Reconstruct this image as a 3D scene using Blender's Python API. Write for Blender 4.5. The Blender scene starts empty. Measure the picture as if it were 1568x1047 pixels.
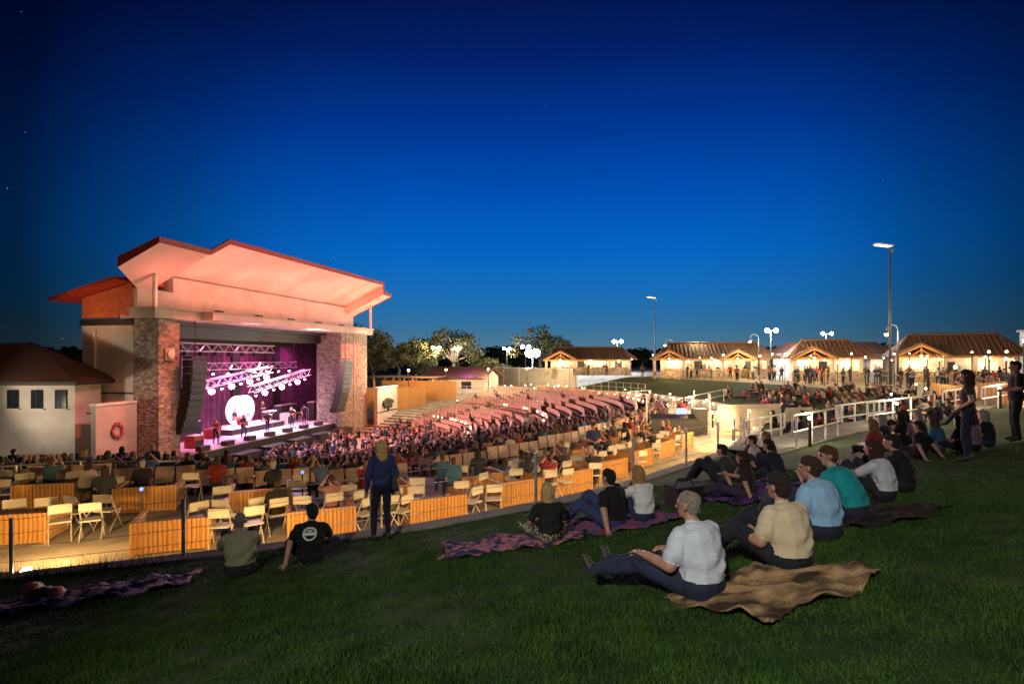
import bpy, math, random
import numpy as np
from mathutils import Vector, Matrix
random.seed(7); rng=np.random.default_rng(7)
scn=bpy.context.scene
try:
    scn.view_settings.view_transform='Standard'; scn.view_settings.look='None'; scn.view_settings.exposure=0
except Exception as e: print(e)
def lin(c):
    return tuple(((v/255)/12.92 if v/255<=.04045 else ((v/255+.055)/1.055)**2.4) for v in c)
# ------------------------------------------------------------ materials
def mat(name,col,rough=.8,col2=None,scale=4,bump=0,bscale=None,emit=None,es=1,metal=0,kind='noise',detail=4,thr=(.35,.65),stretch=None):
    m=bpy.data.materials.new(name); m.use_nodes=True; nt=m.node_tree; b=nt.nodes['Principled BSDF']
    b.inputs['Roughness'].default_value=rough; b.inputs['Metallic'].default_value=metal
    b.inputs['Base Color'].default_value=(*col,1)
    tc=nt.nodes.new('ShaderNodeTexCoord'); vec=tc.outputs['Object']
    if stretch:
        mp=nt.nodes.new('ShaderNodeMapping'); mp.inputs['Scale'].default_value=stretch; nt.links.new(vec,mp.inputs['Vector']); vec=mp.outputs['Vector']
    if col2 is None: col2=tuple(c*.72 for c in col)
    if kind=='noise':
        n=nt.nodes.new('ShaderNodeTexNoise'); n.inputs['Scale'].default_value=scale; n.inputs['Detail'].default_value=detail; out=n.outputs['Fac']
    elif kind=='stone':
        n=nt.nodes.new('ShaderNodeTexVoronoi'); n.inputs['Scale'].default_value=scale; out=n.outputs['Color']
    elif kind=='wave':
        n=nt.nodes.new('ShaderNodeTexWave'); n.inputs['Scale'].default_value=scale; n.inputs['Distortion'].default_value=1.5; n.inputs['Detail'].default_value=3; out=n.outputs['Fac']
    nt.links.new(vec,n.inputs['Vector'])
    r=nt.nodes.new('ShaderNodeValToRGB'); r.color_ramp.elements[0].position=thr[0]; r.color_ramp.elements[1].position=thr[1]
    r.color_ramp.elements[0].color=(*col,1); r.color_ramp.elements[1].color=(*col2,1)
    nt.links.new(out,r.inputs['Fac']); nt.links.new(r.outputs['Color'],b.inputs['Base Color'])
    if bump:
        bn=nt.nodes.new('ShaderNodeBump'); bn.inputs['Strength'].default_value=bump; bn.inputs['Distance'].default_value=.05
        if bscale:
            n2=nt.nodes.new('ShaderNodeTexNoise'); n2.inputs['Scale'].default_value=bscale; n2.inputs['Detail'].default_value=5
            nt.links.new(tc.outputs['Object'],n2.inputs['Vector']); nt.links.new(n2.outputs['Fac'],bn.inputs['Height'])
        else: nt.links.new(out if kind!='stone' else n.outputs['Distance'],bn.inputs['Height'])
        nt.links.new(bn.outputs['Normal'],b.inputs['Normal'])
    if emit:
        b.inputs['Emission Color'].default_value=(*emit,1); b.inputs['Emission Strength'].default_value=es
        try: m.cycles.emission_sampling='NONE'
        except: pass
    return m
def randmat(name,cols,rough=.85):
    m=bpy.data.materials.new(name); m.use_nodes=True; nt=m.node_tree; b=nt.nodes['Principled BSDF']; b.inputs['Roughness'].default_value=rough
    oi=nt.nodes.new('ShaderNodeObjectInfo'); r=nt.nodes.new('ShaderNodeValToRGB'); r.color_ramp.interpolation='CONSTANT'
    els=r.color_ramp.elements
    for i,c in enumerate(cols):
        if i<2: e=els[i]; e.position=i/len(cols)
        else: e=els.new(i/len(cols))
        e.color=(*c,1)
    nt.links.new(oi.outputs['Random'],r.inputs['Fac']); nt.links.new(r.outputs['Color'],b.inputs['Base Color'])
    return m
M={}
M['cream']=mat('cream_stucco',(.60,.54,.48),.9,(.50,.44,.39),1.2,.15,60)
M['canopy']=mat('canopy_soffit',(.80,.64,.58),.8,(.68,.50,.44),.35,.05,20)
M['red']=mat('red_fascia',(.50,.07,.04),.6)
M['orange']=mat('orange_stucco',(.60,.18,.08),.9,bump=.1,bscale=50)
M['stone']=mat('ledge_stone',(.44,.38,.31),.95,(.15,.13,.11),4.2,.9,kind='stone',thr=(.1,.9),stretch=(1,1,1.7))
M['dark']=mat('black_paint',(.02,.02,.022),.6)
M['metal']=mat('galvanised_metal',(.55,.55,.55),.4,metal=.7)
M['brass']=mat('cymbal_brass',(.7,.5,.2),.3,metal=.9)
M['white']=mat('white_paint',(.8,.8,.78),.5)
M['deck']=mat('stage_deck_floor',(.45,.4,.42),.5)
M['curtain']=mat('curtain',(.13,.035,.09),.9,(.06,.02,.05),2)
M['wood']=mat('cedar_wood',(.56,.30,.10),.6,(.38,.18,.05),3.5,.2,kind='wave')
M['conc']=mat('concrete',(.36,.33,.29),.9,(.25,.23,.20),1.5,.2,25)
M['asph']=mat('plaza_paving',(.26,.23,.19),.9,(.18,.16,.13),.8,.1,20)
M['lawn']=mat('lawn_grass',(.009,.034,.002),1,(.022,.058,.004),1.1,.6,45,detail=8)
M['blade']=mat('grass_blades',(.013,.055,.001),.75,(.045,.115,.005),3,0,detail=9)
M['far']=mat('dry_ground',(.06,.06,.035),1,(.035,.04,.02),.1)
M['tile']=mat('clay_roof_tile',(.13,.045,.03),.8,(.07,.028,.02),5,.6,kind='wave')
M['tile2']=mat('brown_roof_tile',(.26,.15,.10),.8,(.15,.085,.06),4,.6,kind='wave')
M['glow_w']=mat('warm_lamp_glow',(1,.8,.5),.5,emit=(1,.75,.42),es=30)
M['glow_c']=mat('white_lamp_glow',(1,1,1),.5,emit=(.85,.93,1),es=90)
M['glow_pink']=mat('stage_lamp_glow',(1,.8,1),.5,emit=(1,.55,.85),es=40)
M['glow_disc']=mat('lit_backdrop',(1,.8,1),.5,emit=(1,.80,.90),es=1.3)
M['glow_blue']=mat('blue_lamp_glow',(.2,.3,1),.5,emit=(.12,.3,1),es=1.5)
M['bark']=mat('bark',(.09,.065,.045),.95,bump=.5,bscale=8)
M['leaf']=mat('oak_leaves',(.05,.055,.018),.8,(.10,.085,.025),.6)
M['leafd']=mat('dark_leaves',(.025,.035,.015),.9,(.04,.05,.02),.2)
M['seat']=mat('stadium_seat_plastic',(.58,.40,.34),.5)
M['red_emb']=mat('red_emblem',(.5,.12,.14),.6)
M['green_emb']=mat('dark_emblem',(.04,.05,.03),.6)
M['skin']=mat('skin',(.5,.28,.2),.55,(.42,.22,.15),12)
M['eye']=mat('eye_dark',(.03,.02,.02),.3)
M['lip']=mat('lip',(.35,.12,.1),.5)
M['shoe']=mat('shoe_leather',(.05,.045,.04),.6)
M['win']=mat('window_glass',(.02,.025,.035),.15)
CR_SH=randmat('crowd_shirts',[lin(c) for c in [(40,45,60),(175,170,165),(120,30,35),(30,30,34),(60,80,125),(140,50,50),(25,25,30),(80,80,85),(50,90,120),(30,30,36),(35,40,70),(95,85,68),(20,20,24),(130,95,105)]])
CR_PA=randmat('crowd_trousers',[lin(c) for c in [(35,40,60),(25,25,28),(70,65,55),(40,50,80),(20,20,25)]])
CR_HA=randmat('crowd_hair',[lin(c) for c in [(40,28,20),(25,20,16),(120,90,55),(70,50,35),(150,145,140),(35,25,20)]])
# ------------------------------------------------------------ mesh helper
def parent(o,p):
    if p is not None: o.parent=p
def empty(name,loc=(0,0,0),rz=0):
    e=bpy.data.objects.new(name,None); e.location=loc; e.rotation_euler=(0,0,rz); e.empty_display_size=.3
    scn.collection.objects.link(e); return e
class MB:
    def __init__(s): s.v=[];s.f=[];s.m=[];s.mats=[]
    def mi(s,m):
        if m not in s.mats: s.mats.append(m)
        return s.mats.index(m)
    def add(s,vs,fs,m):
        k=len(s.v); s.v+= [tuple(v) for v in vs]; i=s.mi(m)
        for f in fs: s.f.append(tuple(a+k for a in f)); s.m.append(i)
    def box(s,c,d,m,rz=0,rot=None):
        R=rot if rot is not None else Matrix.Rotation(rz,3,'Z'); vs=[]
        for x in(-.5,.5):
            for y in(-.5,.5):
                for z in(-.5,.5): vs.append(Vector(c)+R@Vector((x*d[0],y*d[1],z*d[2])))
        s.add(vs,[(0,1,3,2),(4,6,7,5),(0,4,5,1),(2,3,7,6),(0,2,6,4),(1,5,7,3)],m)
    def hexa(s,b,t,m):
        s.add(list(b)+list(t),[(3,2,1,0),(4,5,6,7),(0,1,5,4),(1,2,6,5),(2,3,7,6),(3,0,4,7)],m)
    def cyl(s,p1,p2,r1,m,r2=None,n=8,cap=True):
        p1=Vector(p1);p2=Vector(p2); r2=r1 if r2 is None else r2
        a=(p2-p1).normalized(); u=a.orthogonal().normalized(); w=a.cross(u); vs=[]
        for p,r in((p1,r1),(p2,r2)):
            for i in range(n):
                t=2*math.pi*i/n; vs.append(p+u*(r*math.cos(t))+w*(r*math.sin(t)))
        fs=[(i,(i+1)%n,(i+1)%n+n,i+n) for i in range(n)]
        if cap: fs+= [tuple(range(n-1,-1,-1)),tuple(range(n,2*n))]
        s.add(vs,fs,m)
    def ball(s,c,r,m,n=8,sz=1):
        vs=[];fs=[];k=n//2
        for j in range(1,k):
            for i in range(n):
                a=math.pi*j/k;b=2*math.pi*i/n
                vs.append((c[0]+r*math.sin(a)*math.cos(b),c[1]+r*math.sin(a)*math.sin(b),c[2]+r*sz*math.cos(a)))
        T=len(vs); vs+=[(c[0],c[1],c[2]+r*sz),(c[0],c[1],c[2]-r*sz)]
        for j in range(k-2):
            for i in range(n): fs.append((j*n+i,(j+1)*n+i,(j+1)*n+(i+1)%n,j*n+(i+1)%n))
        for i in range(n): fs.append((T,i,(i+1)%n)); fs.append((T+1,(k-2)*n+(i+1)%n,(k-2)*n+i))
        s.add(vs,fs,m)
    def mesh(s,name,smooth=False):
        me=bpy.data.meshes.new(name); me.from_pydata(s.v,[],s.f)
        for m in s.mats: me.materials.append(m)
        me.polygons.foreach_set('material_index',s.m)
        if smooth: me.polygons.foreach_set('use_smooth',[True]*len(s.f))
        me.update(); return me
    def build(s,name,par=None,smooth=False,loc=(0,0,0),rz=0):
        o=bpy.data.objects.new(name,s.mesh(name,smooth)); o.location=loc;o.rotation_euler=(0,0,rz)
        scn.collection.objects.link(o); parent(o,par); return o
def inst(me,name,loc,rz=0,sc=1,par=None):
    o=bpy.data.objects.new(name,me); o.location=loc;o.rotation_euler=(0,0,rz); o.scale=(sc,sc,sc) if not isinstance(sc,tuple) else sc
    scn.collection.objects.link(o); parent(o,par); return o
def light(name,kind,loc,e,col,target=None,size=.1,spot=60,blend=.5,par=None,sy=None):
    l=bpy.data.lights.new(name,kind); l.energy=e; l.color=col
    if kind=='AREA':
        l.size=size
        if sy: l.shape='RECTANGLE'; l.size_y=sy
    elif kind=='SUN': l.angle=size
    else: l.shadow_soft_size=size
    if kind=='SPOT': l.spot_size=math.radians(spot); l.spot_blend=blend
    o=bpy.data.objects.new(name,l); o.location=loc
    if target is not None:
        o.rotation_euler=(Vector(target)-Vector(loc)).to_track_quat('-Z','Y').to_euler()
    scn.collection.objects.link(o); parent(o,par); return o
# ------------------------------------------------------------ site geometry
C=np.array([-19.4,46.1]); t2=np.array([.2024,.9793]); n2=np.array([.9793,-.2024]); L=np.array([-21.7,34.8])
def S(s,o,z): return Vector((L[0]+t2[0]*s+n2[0]*o, L[1]+t2[1]*s+n2[1]*o, z))
SROT=math.atan2(t2[1],t2[0])
def pol(ph,r):
    a=math.radians(ph); d=n2*math.cos(a)+t2*math.sin(a); return C+d*r
def plane(x,y): return -(1.55+.13*y-.12*x)
EP=[];ER=[];EZ=[]
for (x,y) in [(-24,9.5),(-14,10.6),(-9.2,10.2),(-5.5,9.95),(-1.7,10.2),(1.14,11.5),(4.5,15.4),(9.7,24.4)]:
    d=np.array([x,y])-C; EP.append(math.degrees(math.atan2(d@t2,d@n2))); ER.append(np.linalg.norm(d)); EZ.append(max(-4.0,min(-1.2,plane(x,y))))
EP+=[0,60,180]; ER+=[36,36,36]; EZ+=[-3.75,-4.1,-4.1]
EP=np.array(EP);ER=np.array(ER);EZ=np.array(EZ)
def ss(a,b,x):
    t=np.clip((x-a)/(b-a),0,1); return t*t*(3-2*t)
def polar(x,y):
    dx=x-C[0];dy=y-C[1]; a=dx*n2[0]+dy*n2[1]; b=dx*t2[0]+dy*t2[1]
    return np.degrees(np.arctan2(b,a)),np.hypot(a,b)
def H(x,y):
    x=np.asarray(x,float);y=np.asarray(y,float); ph,r=polar(x,y)
    Re=np.interp(ph,EP,ER);Ze=np.interp(ph,EP,EZ);Zt=np.interp(ph,[-60,0,60],[-4.12,-4.25,-4.4])
    N=np.floor((Re-6-12)/.95); k=np.floor((r-12)/.95)
    zi=-7.7+(Zt+7.7)*np.clip((k+1)/N,0,1); zi=np.where(r>Re-6,Zt,zi)
    pl=np.clip(plane(x,y),-4.0,-1.2); rp=np.minimum(Ze+.13*(r-Re),-2.7); zo=np.maximum(pl,rp)
    w=ss(52,62,ph)*(1-ss(50,60,r)); zo=zo*(1-w)-4.4*w
    z=np.where(r<Re,zi,zo)
    wb=ss(85,100,np.abs(ph)); zb=-7.8+ss(40,110,r)*5
    return z*(1-wb)+zb*wb
def Hs(x,y): return float(H(x,y))
def edge(ph,off=0):
    R=np.interp(ph,EP,ER)+off; return pol(ph,R)
def terrain():
    phs=np.arange(-180,180,1.0); cols=[]
    for ph in phs:
        Re=float(np.interp(ph,EP,ER)); rs=[.5,6,11.99]
        for k in range(22):
            for e in(.0,.94): rs.append(min(12.005+k*.95+e,Re-6.01))
        rs+=[Re-5.9,Re-4,-2+Re,Re-.03,Re+.001]+[Re+i for i in(1,2,3,4,5,6,7,8,9,10,11,12,14,16,18,21,25,30,36,45,60,90,150,300,800,3000)]
        cols.append(rs)
    R=np.array(cols); P=np.repeat(phs[:,None],R.shape[1],1); A=np.radians(P)
    X=C[0]+R*(n2[0]*np.cos(A)+t2[0]*np.sin(A)); Y=C[1]+R*(n2[1]*np.cos(A)+t2[1]*np.sin(A)); Z=H(X,Y)
    nP,nR=R.shape; v=np.stack([X,Y,Z],-1).reshape(-1,3); fs=[];mi=[]
    for i in range(nP):
        j2=(i+1)%nP
        for k in range(nR-1):
            fs.append((i*nR+k,i*nR+k+1,j2*nR+k+1,j2*nR+k))
            Re=np.interp(phs[i],EP,ER); rr=R[i,k]+.01; ph=phs[i]
            if rr<Re: m=1
            elif abs(ph)>100: m=3
            elif ph>-28 and rr>Re+10: m=2 if rr<Re+55 else 3
            elif rr<Re+45: m=0
            else: m=3
            if ph>58 and abs(ph)<100 and rr>=Re: m=2 if rr<Re+50 else 3
            mi.append(m)
    c=len(v); v=np.vstack([v,[C[0],C[1],-7.7]])
    for i in range(nP): fs.append((i*nR,((i+1)%nP)*nR,c)); mi.append(1)
    me=bpy.data.meshes.new('terrain'); me.from_pydata(v.tolist(),[],fs)
    for q in('lawn','conc','asph','far'): me.materials.append(M[q])
    me.polygons.foreach_set('material_index',mi); me.update()
    o=bpy.data.objects.new('ground_terrain',me); scn.collection.objects.link(o)
    import bmesh
    bm=bmesh.new();bm.from_mesh(me)
    for f in bm.faces:
        if f.normal.z<-.01: f.normal_flip()
    bm.to_mesh(me);bm.free()
terrain()
def grass():
    n=380000
    y=1.6+10.5*rng.random(n)**1.35; x=(rng.random(n)*2-1)*(y*.98+.6)
    ph,r=polar(x,y); Re=np.interp(ph,EP,ER); ok=r>Re+.32; x=x[ok];y=y[ok];n=len(x)
    z=H(x,y)-.004; h=.022+.03*rng.random(n)+ .02*np.sin(x*2.1)*np.sin(y*1.7+x)+.016*np.sin(x*7+y*3)*np.sin(y*9-x*2); h=np.clip(h,.012,.09); w=.003+.0035*rng.random(n)
    a=rng.random(n)*2*math.pi; lx=(rng.random(n)-.5)*.06; ly=(rng.random(n)-.5)*.06
    v=np.empty((n,3,3)); 
    v[:,0]=np.stack([x-w*np.cos(a),y-w*np.sin(a),z],-1); v[:,1]=np.stack([x+w*np.cos(a),y+w*np.sin(a),z],-1); v[:,2]=np.stack([x+lx,y+ly,z+h],-1)
    me=bpy.data.meshes.new('lawn_grass_blades'); me.vertices.add(3*n); me.vertices.foreach_set('co',v.reshape(-1).astype('f4'))
    me.loops.add(3*n); me.loops.foreach_set('vertex_index',np.arange(3*n,dtype='i4')); me.polygons.add(n)
    me.polygons.foreach_set('loop_start',np.arange(0,3*n,3,dtype='i4')); me.materials.append(M['blade']); me.update(); me.validate()
    o=bpy.data.objects.new('lawn_grass',me); scn.collection.objects.link(o)
grass()
def ringwall(name,m,p0,p1,off,width,ztop,zbot,step=1.0,par=None,mb=None):
    b=mb or MB(); phs=np.arange(p0,p1+.001,step); pr=None
    for ph in phs:
        a=edge(ph,off) ; c=edge(ph,off-width); zt=ztop(ph);zb=zbot(ph)
        q=[(a[0],a[1],zt),(c[0],c[1],zt),(c[0],c[1],zb),(a[0],a[1],zb)]
        if pr: b.add(pr+q,[(0,1,5,4),(1,2,6,5),(3,0,4,7)],m)
        pr=q
    if mb is None: return b.build(name,par)
Zee=lambda ph: float(np.interp(ph,EP,EZ)); Ztt=lambda ph: float(np.interp(ph,[-60,0,60],[-4.12,-4.25,-4.4]))
ringwall('concrete_retaining_curb',M['conc'],-84,62,.3,.34,lambda p:Zee(p)+.09,lambda p:Ztt(p)-.3)
def railing(name,pts,h=1.05,bars=(1.,.55),r=.022,post=.03,m=None,every=1):
    b=MB(); m=m or M['metal']
    for i,p in enumerate(pts):
        if i%every==0: b.cyl(p,(p[0],p[1],p[2]+h),post,m,n=6)
        if i:
            q=pts[i-1]
            for k in bars: b.cyl((q[0],q[1],q[2]+h*k),(p[0],p[1],p[2]+h*k),r,m,n=5,cap=False)
    return b.build(name)
pts=[]
for ph in np.arange(-84,-22,1.1):
    p=edge(ph,.12); pts.append((p[0],p[1],Zee(ph)+.09))
railing('cable_railing',pts,1.0,bars=(.97,.72,.47,.22),r=.005,post=.032,every=4)
pts=[]
for ph in np.arange(34,62,2.):
    p=edge(ph,.12); pts.append((p[0],p[1],Zee(ph)+.09))
railing('metal_railing',pts,1.0,bars=(1.,.5),r=.02,post=.022)
pts=[(x,y,Hs(x,y)) for x,y in((-17,15.2),(-15.6,15.7),(-14.2,16.3),(-12.9,17),(-11.7,17.9),(-10.7,19),(-9.6,19.8),(-8.3,20.2),(-7,20.4))]
railing('pipe_railing',pts,1.0,bars=(1.,.5),r=.03,post=.035,m=M['metal'])
# ------------------------------------------------------------ stage
st=empty('amphitheater_stage')
def sbox(b,s0,s1,o0,o1,z0,z1,m):
    b.hexa([S(s0,o0,z0),S(s1,o0,z0),S(s1,o1,z0),S(s0,o1,z0)],[S(s0,o0,z1),S(s1,o0,z1),S(s1,o1,z1),S(s0,o1,z1)],m)
b=MB()
sbox(b,1.24,25.2,-3.0,0,2.25,5.0,M['cream']); sbox(b,-1.45,1.23,-1.2,0,2.25,4.05,M['cream'])
sbox(b,-1.46,-.6,-3.9,-.25,-7.8,1.85,M['cream'])
sbox(b,-1.55,-.62,-4.0,-.22,1.86,2.2,M['dark'])
sbox(b,-1.50,-.9,-3.85,-1.25,2.3,3.15,M['orange'])
b.hexa([S(-1.51,-3.86,3.1),S(-.9,-3.86,3.1),S(-.9,-.3,2.31),S(-1.51,-.3,2.31)],[S(-1.51,-3.86,3.5),S(-.9,-3.86,3.5),S(-.9,-.3,4.35),S(-1.51,-.3,4.35)],M['orange'])
sbox(b,12,26,-10,-7.0,-7.8,2.4,M['cream'])
sbox(b,5,12,-7.6,-6.9,-7.8,2.2,M['cream'])
sbox(b,26.3,27,-7,-.2,-7.8,2.2,M['cream'])
sbox(b,-4.15,-1.52,-.25,.05,-7.8,-2.7,M['cream']); sbox(b,-4.2,-1.52,-.32,.12,-2.69,-2.55,M['white'])
sbox(b,25.45,30.6,2.2,2.6,-8.2,-3.35,M['cream']); sbox(b,25.45,30.7,2.1,2.7,-3.34,-3.2,M['white'])
sbox(b,-4.14,-1.53,.05,.075,-5.6,-5.55,M['dark']); sbox(b,25.46,30.6,2.6,2.63,-5.9,-5.8,M['dark'])
sbox(b,-1.56,-1.47,-3.0,-2.85,-7.8,1.5,M['canopy']); sbox(b,-1.53,-1.47,-3.85,-.3,-2.2,-2.1,M['dark'])
b.build('walls',st)
b=MB()
sbox(b,-1.48,.09,-.2,1.5,-7.8,2.2,M['stone']); sbox(b,19.8,25.3,-1,1.5,-7.8,2.2,M['stone'])
sbox(b,22.4,22.5,1.5,1.56,-7.8,2.2,M['cream'])
b.build('stone_piers',st)
b=MB()
sbox(b,-2.0,25.9,0,1.75,2.24,2.75,M['cream']); sbox(b,1.6,24.4,1.76,2.6,2.3,2.72,M['canopy'])
sbox(b,-2.1,26.0,-.1,1.85,2.76,2.84,M['cream']); sbox(b,1.5,24.5,1.86,2.72,2.73,2.82,M['cream'])
b.build('cornice',st)
b=MB()
F=[(-4.2,4,6.0),(-.43,4,6.0),(1.24,4,6.95),(23.8,4,7.15),(23.9,4,6.25),(25.6,4,6.2)]
B=[(-4.2,1.5,4.8),(-.43,-.6,3.75),(1.24,-.6,4.95),(23.8,-.6,4.95),(23.9,-.6,4.0),(25.6,-.6,4.0)]
th=.30
for i in range(5):
    f0,f1,b0,b1=F[i],F[i+1],B[i],B[i+1]
    b.add([S(*f0),S(*f1),S(*b1),S(*b0)],[(0,1,2,3)],M['canopy'])
    up=lambda p:S(p[0],p[1],p[2]+th)
    b.add([up(f0),up(f1),up(b1),up(b0)],[(0,3,2,1)],M['red'])
    fo=lambda p,dz:S(p[0],p[1]+.12,p[2]+dz)
    b.add([fo(f0,-.02),fo(f1,-.02),fo(f1,th),fo(f0,th)],[(0,1,2,3)],M['red'])
    b.add([S(*f0),S(*f1),fo(f1,-.02),fo(f0,-.02)],[(0,1,2,3)],M['red'])
for i in(0,5):
    f0,b0=F[i],B[i]; b.add([S(f0[0],f0[1]+.12,f0[2]-.04),S(b0[0],b0[1],b0[2]-.04),S(b0[0],b0[1],b0[2]+th+.25),S(f0[0],f0[1]+.12,f0[2]+th+.02)],[(0,1,2,3)],M['red'])
for k in range(1,8):
    s=1.24+k*2.82; b.add([S(s-.03,3.98,6.97),S(s+.03,3.98,6.97),S(s+.03,0.05,5.2),S(s-.03,.05,5.2)],[(0,1,2,3)],M['cream'])
b.add([S(1.24,-.6,5.3),S(23.8,-.6,5.3),S(23.8,-3.4,4.9),S(1.24,-3.4,4.9)],[(0,1,2,3)],M['red'])
b.hexa([S(-2.6,-5.0,3.25),S(1,-5.0,3.25),S(1,-.4,4.4),S(-2.6,-.4,4.4)],[S(-2.6,-5.0,3.45),S(1,-5.0,3.45),S(1,-.4,4.6),S(-2.6,-.4,4.6)],M['red'])
b.build('canopy_roof',st)
b=MB(); b.cyl(S(25.1,2.0,2.8),S(25.1,2.0,5.2),.13,M['white']); b.cyl(S(-1.75,1.5,2.8),S(-1.75,1.5,4.9),.13,M['white'])
b.build('canopy_posts',st)
b=MB(); sbox(b,.1,26,-3.8,.9,-7.8,-6.32,M['dark']); sbox(b,5,26,-6.8,-3.81,-7.8,-6.32,M['dark']); sbox(b,.12,25.9,-3.7,.8,-6.31,-6.28,M['deck']); sbox(b,5,25.9,-6.7,-3.71,-6.31,-6.28,M['deck'])
sbox(b,10,17,-5.2,-2.6,-6.27,-5.85,M['dark']); sbox(b,10.05,16.95,-5.15,-2.65,-5.84,-5.82,M['white'])
b.build('stage_deck',st)
b=MB(); sbox(b,5,26,-6.8,-.02,2.0,2.2,M['dark']); sbox(b,.1,4.99,-3.8,-.02,2.0,2.2,M['dark'])
N=230
for (sa,oa,sb,ob) in((5,-6.6,26,-6.6),(26,-6.6,26,-1.2)):
    vs=[]
    for i in range(N+1):
        f=i/N; w=.09*math.sin(f*N*.9); s_=sa+(sb-sa)*f; o_=oa+(ob-oa)*f
        if oa==ob:o_+=w
        else: s_+=w
        vs+= [S(s_,o_,-6.27),S(s_,o_,2.0)]
    b.add(vs,[(2*i,2*i+2,2*i+3,2*i+1) for i in range(N)],M['curtain'])
for sl in (9,15,21): sbox(b,sl,sl+1.0,-6.45,-6.38,-6.27,2.0,M['dark'])
for ol,zl in((-.5,1.2),(-3.4,.9)): sbox(b,.2,19.7,ol-.03,ol,zl,2.0,M['dark'])
b.build('backdrop_curtain',st)
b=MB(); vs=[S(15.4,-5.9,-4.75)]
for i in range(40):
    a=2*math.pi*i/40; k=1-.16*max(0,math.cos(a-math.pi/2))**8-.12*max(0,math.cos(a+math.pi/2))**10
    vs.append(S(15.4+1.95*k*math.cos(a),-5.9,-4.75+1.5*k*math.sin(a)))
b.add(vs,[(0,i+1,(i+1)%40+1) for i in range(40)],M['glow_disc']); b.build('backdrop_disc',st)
M['truss']=mat('aluminium_truss',(.5,.47,.5),.45)
def truss(b,p1,p2,w=.4):
    p1=Vector(p1);p2=Vector(p2); a=(p2-p1); Ln=a.length; a/=Ln; up=Vector((0,0,1)); sd=a.cross(up).normalized(); up=sd.cross(a)
    co=[(sd*x+up*y)*w/2 for x,y in((-1,-1),(1,-1),(1,1),(-1,1))]
    for c in co: b.cyl(p1+c,p2+c,.042,M['truss'],n=5)
    k=int(Ln/.6)
    for i in range(k):
        q0=p1+a*Ln*i/k;q1=p1+a*Ln*(i+1)/k
        for j in range(4):
            c,d=co[j],co[(j+1)%4]; b.cyl(q0+(c if i%2 else d),q1+(d if i%2 else c),.022,M['truss'],n=4,cap=False)
b=MB(); TR=[(S(2.6,-1,.65),S(12.8,-1,.6)),(S(6,-2.5,-2.2),S(14.8,-2.5,-1.1)),(S(12.2,-2.5,-2.75),S(20.8,-2.5,-1.5)),(S(8,-4.8,-.8),S(22,-4.8,-.8))]
for p,q in TR: truss(b,p,q,.55)
for p,q in TR:
    for p_ in(p,q): b.cyl(p_,(p_[0],p_[1],2.0),.02,M['dark'],n=4)
b.build('lighting_truss',st)
b=MB(); heads=[]
for (p,q),cnt in zip(TR,(7,8,7,8)):
    for i in range(cnt):
        c=p.lerp(q,(i+.5)/cnt)-Vector((0,0,.45)); heads.append(c)
        b.cyl(c+Vector((0,0,.25)),c-Vector((0,0,.12)),.15,M['dark'],r2=.2,n=8)
b.build('stage_lamp_housings',st)
b=MB()
for i,c in enumerate(heads):
    if 7<=i<22 and i%2==0: b.ball(c-Vector((0,0,.16)),.24,M['glow_pink'])
    elif i>=7 : b.ball(c-Vector((0,0,.14)),.10,M['glow_pink'])
b.build('stage_lamp_lenses',st)
M['grille']=mat('speaker_grille',(.02,.018,.022),.6,bump=.4,bscale=80)
def linearray(s,o,zt,zb,name,w=1.25):
    b=MB(); n=11
    for i in range(n):
        f=i/(n-1); z=zt+(zb-zt)*f; dx=(f**2)*.8
        c=S(s,o-dx,z); b.box(c,(w,.65,(zt-zb)/(n-1)*.93),M['dark'],SROT)
        c2=S(s,o-dx+.34,z); b.box(c2,(w-.08,.03,(zt-zb)/(n-1)*.7),M['grille'],SROT)
    b.cyl(S(s,o,zt),S(s,o,2.2),.03,M['dark'])
    b.box(S(s,o,zt+.35),(w,.7,.12),M['dark'],SROT)
    b.build(name,st)
linearray(.45,2.3,-.4,-4.5,'speaker_line_array'); linearray(18.6,2.6,-.6,-4.9,'speaker_line_array',1.6)
b=MB()
for (s,o,w,h,m) in [(2,-3,1.2,1.7,'dark'),(3.6,-3.2,1.2,1.2,'dark'),(6.5,-4.2,1.4,1.1,'red'),(7.9,-4.5,1.2,1.3,'dark'),(8.6,-3.2,.8,.7,'red'),(4.4,-1.2,.9,.8,'red'),(19.2,-4.4,1.2,1.6,'dark'),(20.8,-4.4,1.2,1.6,'dark'),(18,-3,1,1.0,'white'),(1.0,-.2,1.2,1.6,'dark'),(21.5,-2.4,1,1.8,'dark')]:
    z0=-6.27; sbox(b,s-w/2,s+w/2,o-.4,o+.4,z0,z0+h,M[m]); sbox(b,s-w/2+.07,s+w/2-.07,o+.4,o+.43,z0+.08,z0+h-.3,M['grille']); sbox(b,s-w/2,s+w/2,o-.35,o+.35,z0+h,z0+h+.05,M['metal'])
for i in range(7):
    sbox(b,3+i*2.4,3.8+i*2.4,.1,.6,-6.27,-5.95,M['dark'])
for i in range(6):
    sbox(b,1.2+i*3.4,3.6+i*3.4,1.3,2.3,-7.7,-6.7,M['dark'])
b.build('amplifiers_and_monitors',st)
b=MB(); z=-5.8; SR=Vector((n2[0]*.25,n2[1]*.25,0))
c=S(13,-4,z+.35); b.cyl(c-SR,c+SR,.33,M['red'],n=16)
for ds,do,zz,r in((-.5,.3,.75,.18),(.5,.3,.75,.18),(.9,-.2,.5,.24),(-.8,-.1,.45,.2)):
    c=S(13+ds,-4+do,z+zz); b.cyl(c,c+Vector((0,0,.25)),r,M['white'],n=12)
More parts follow.
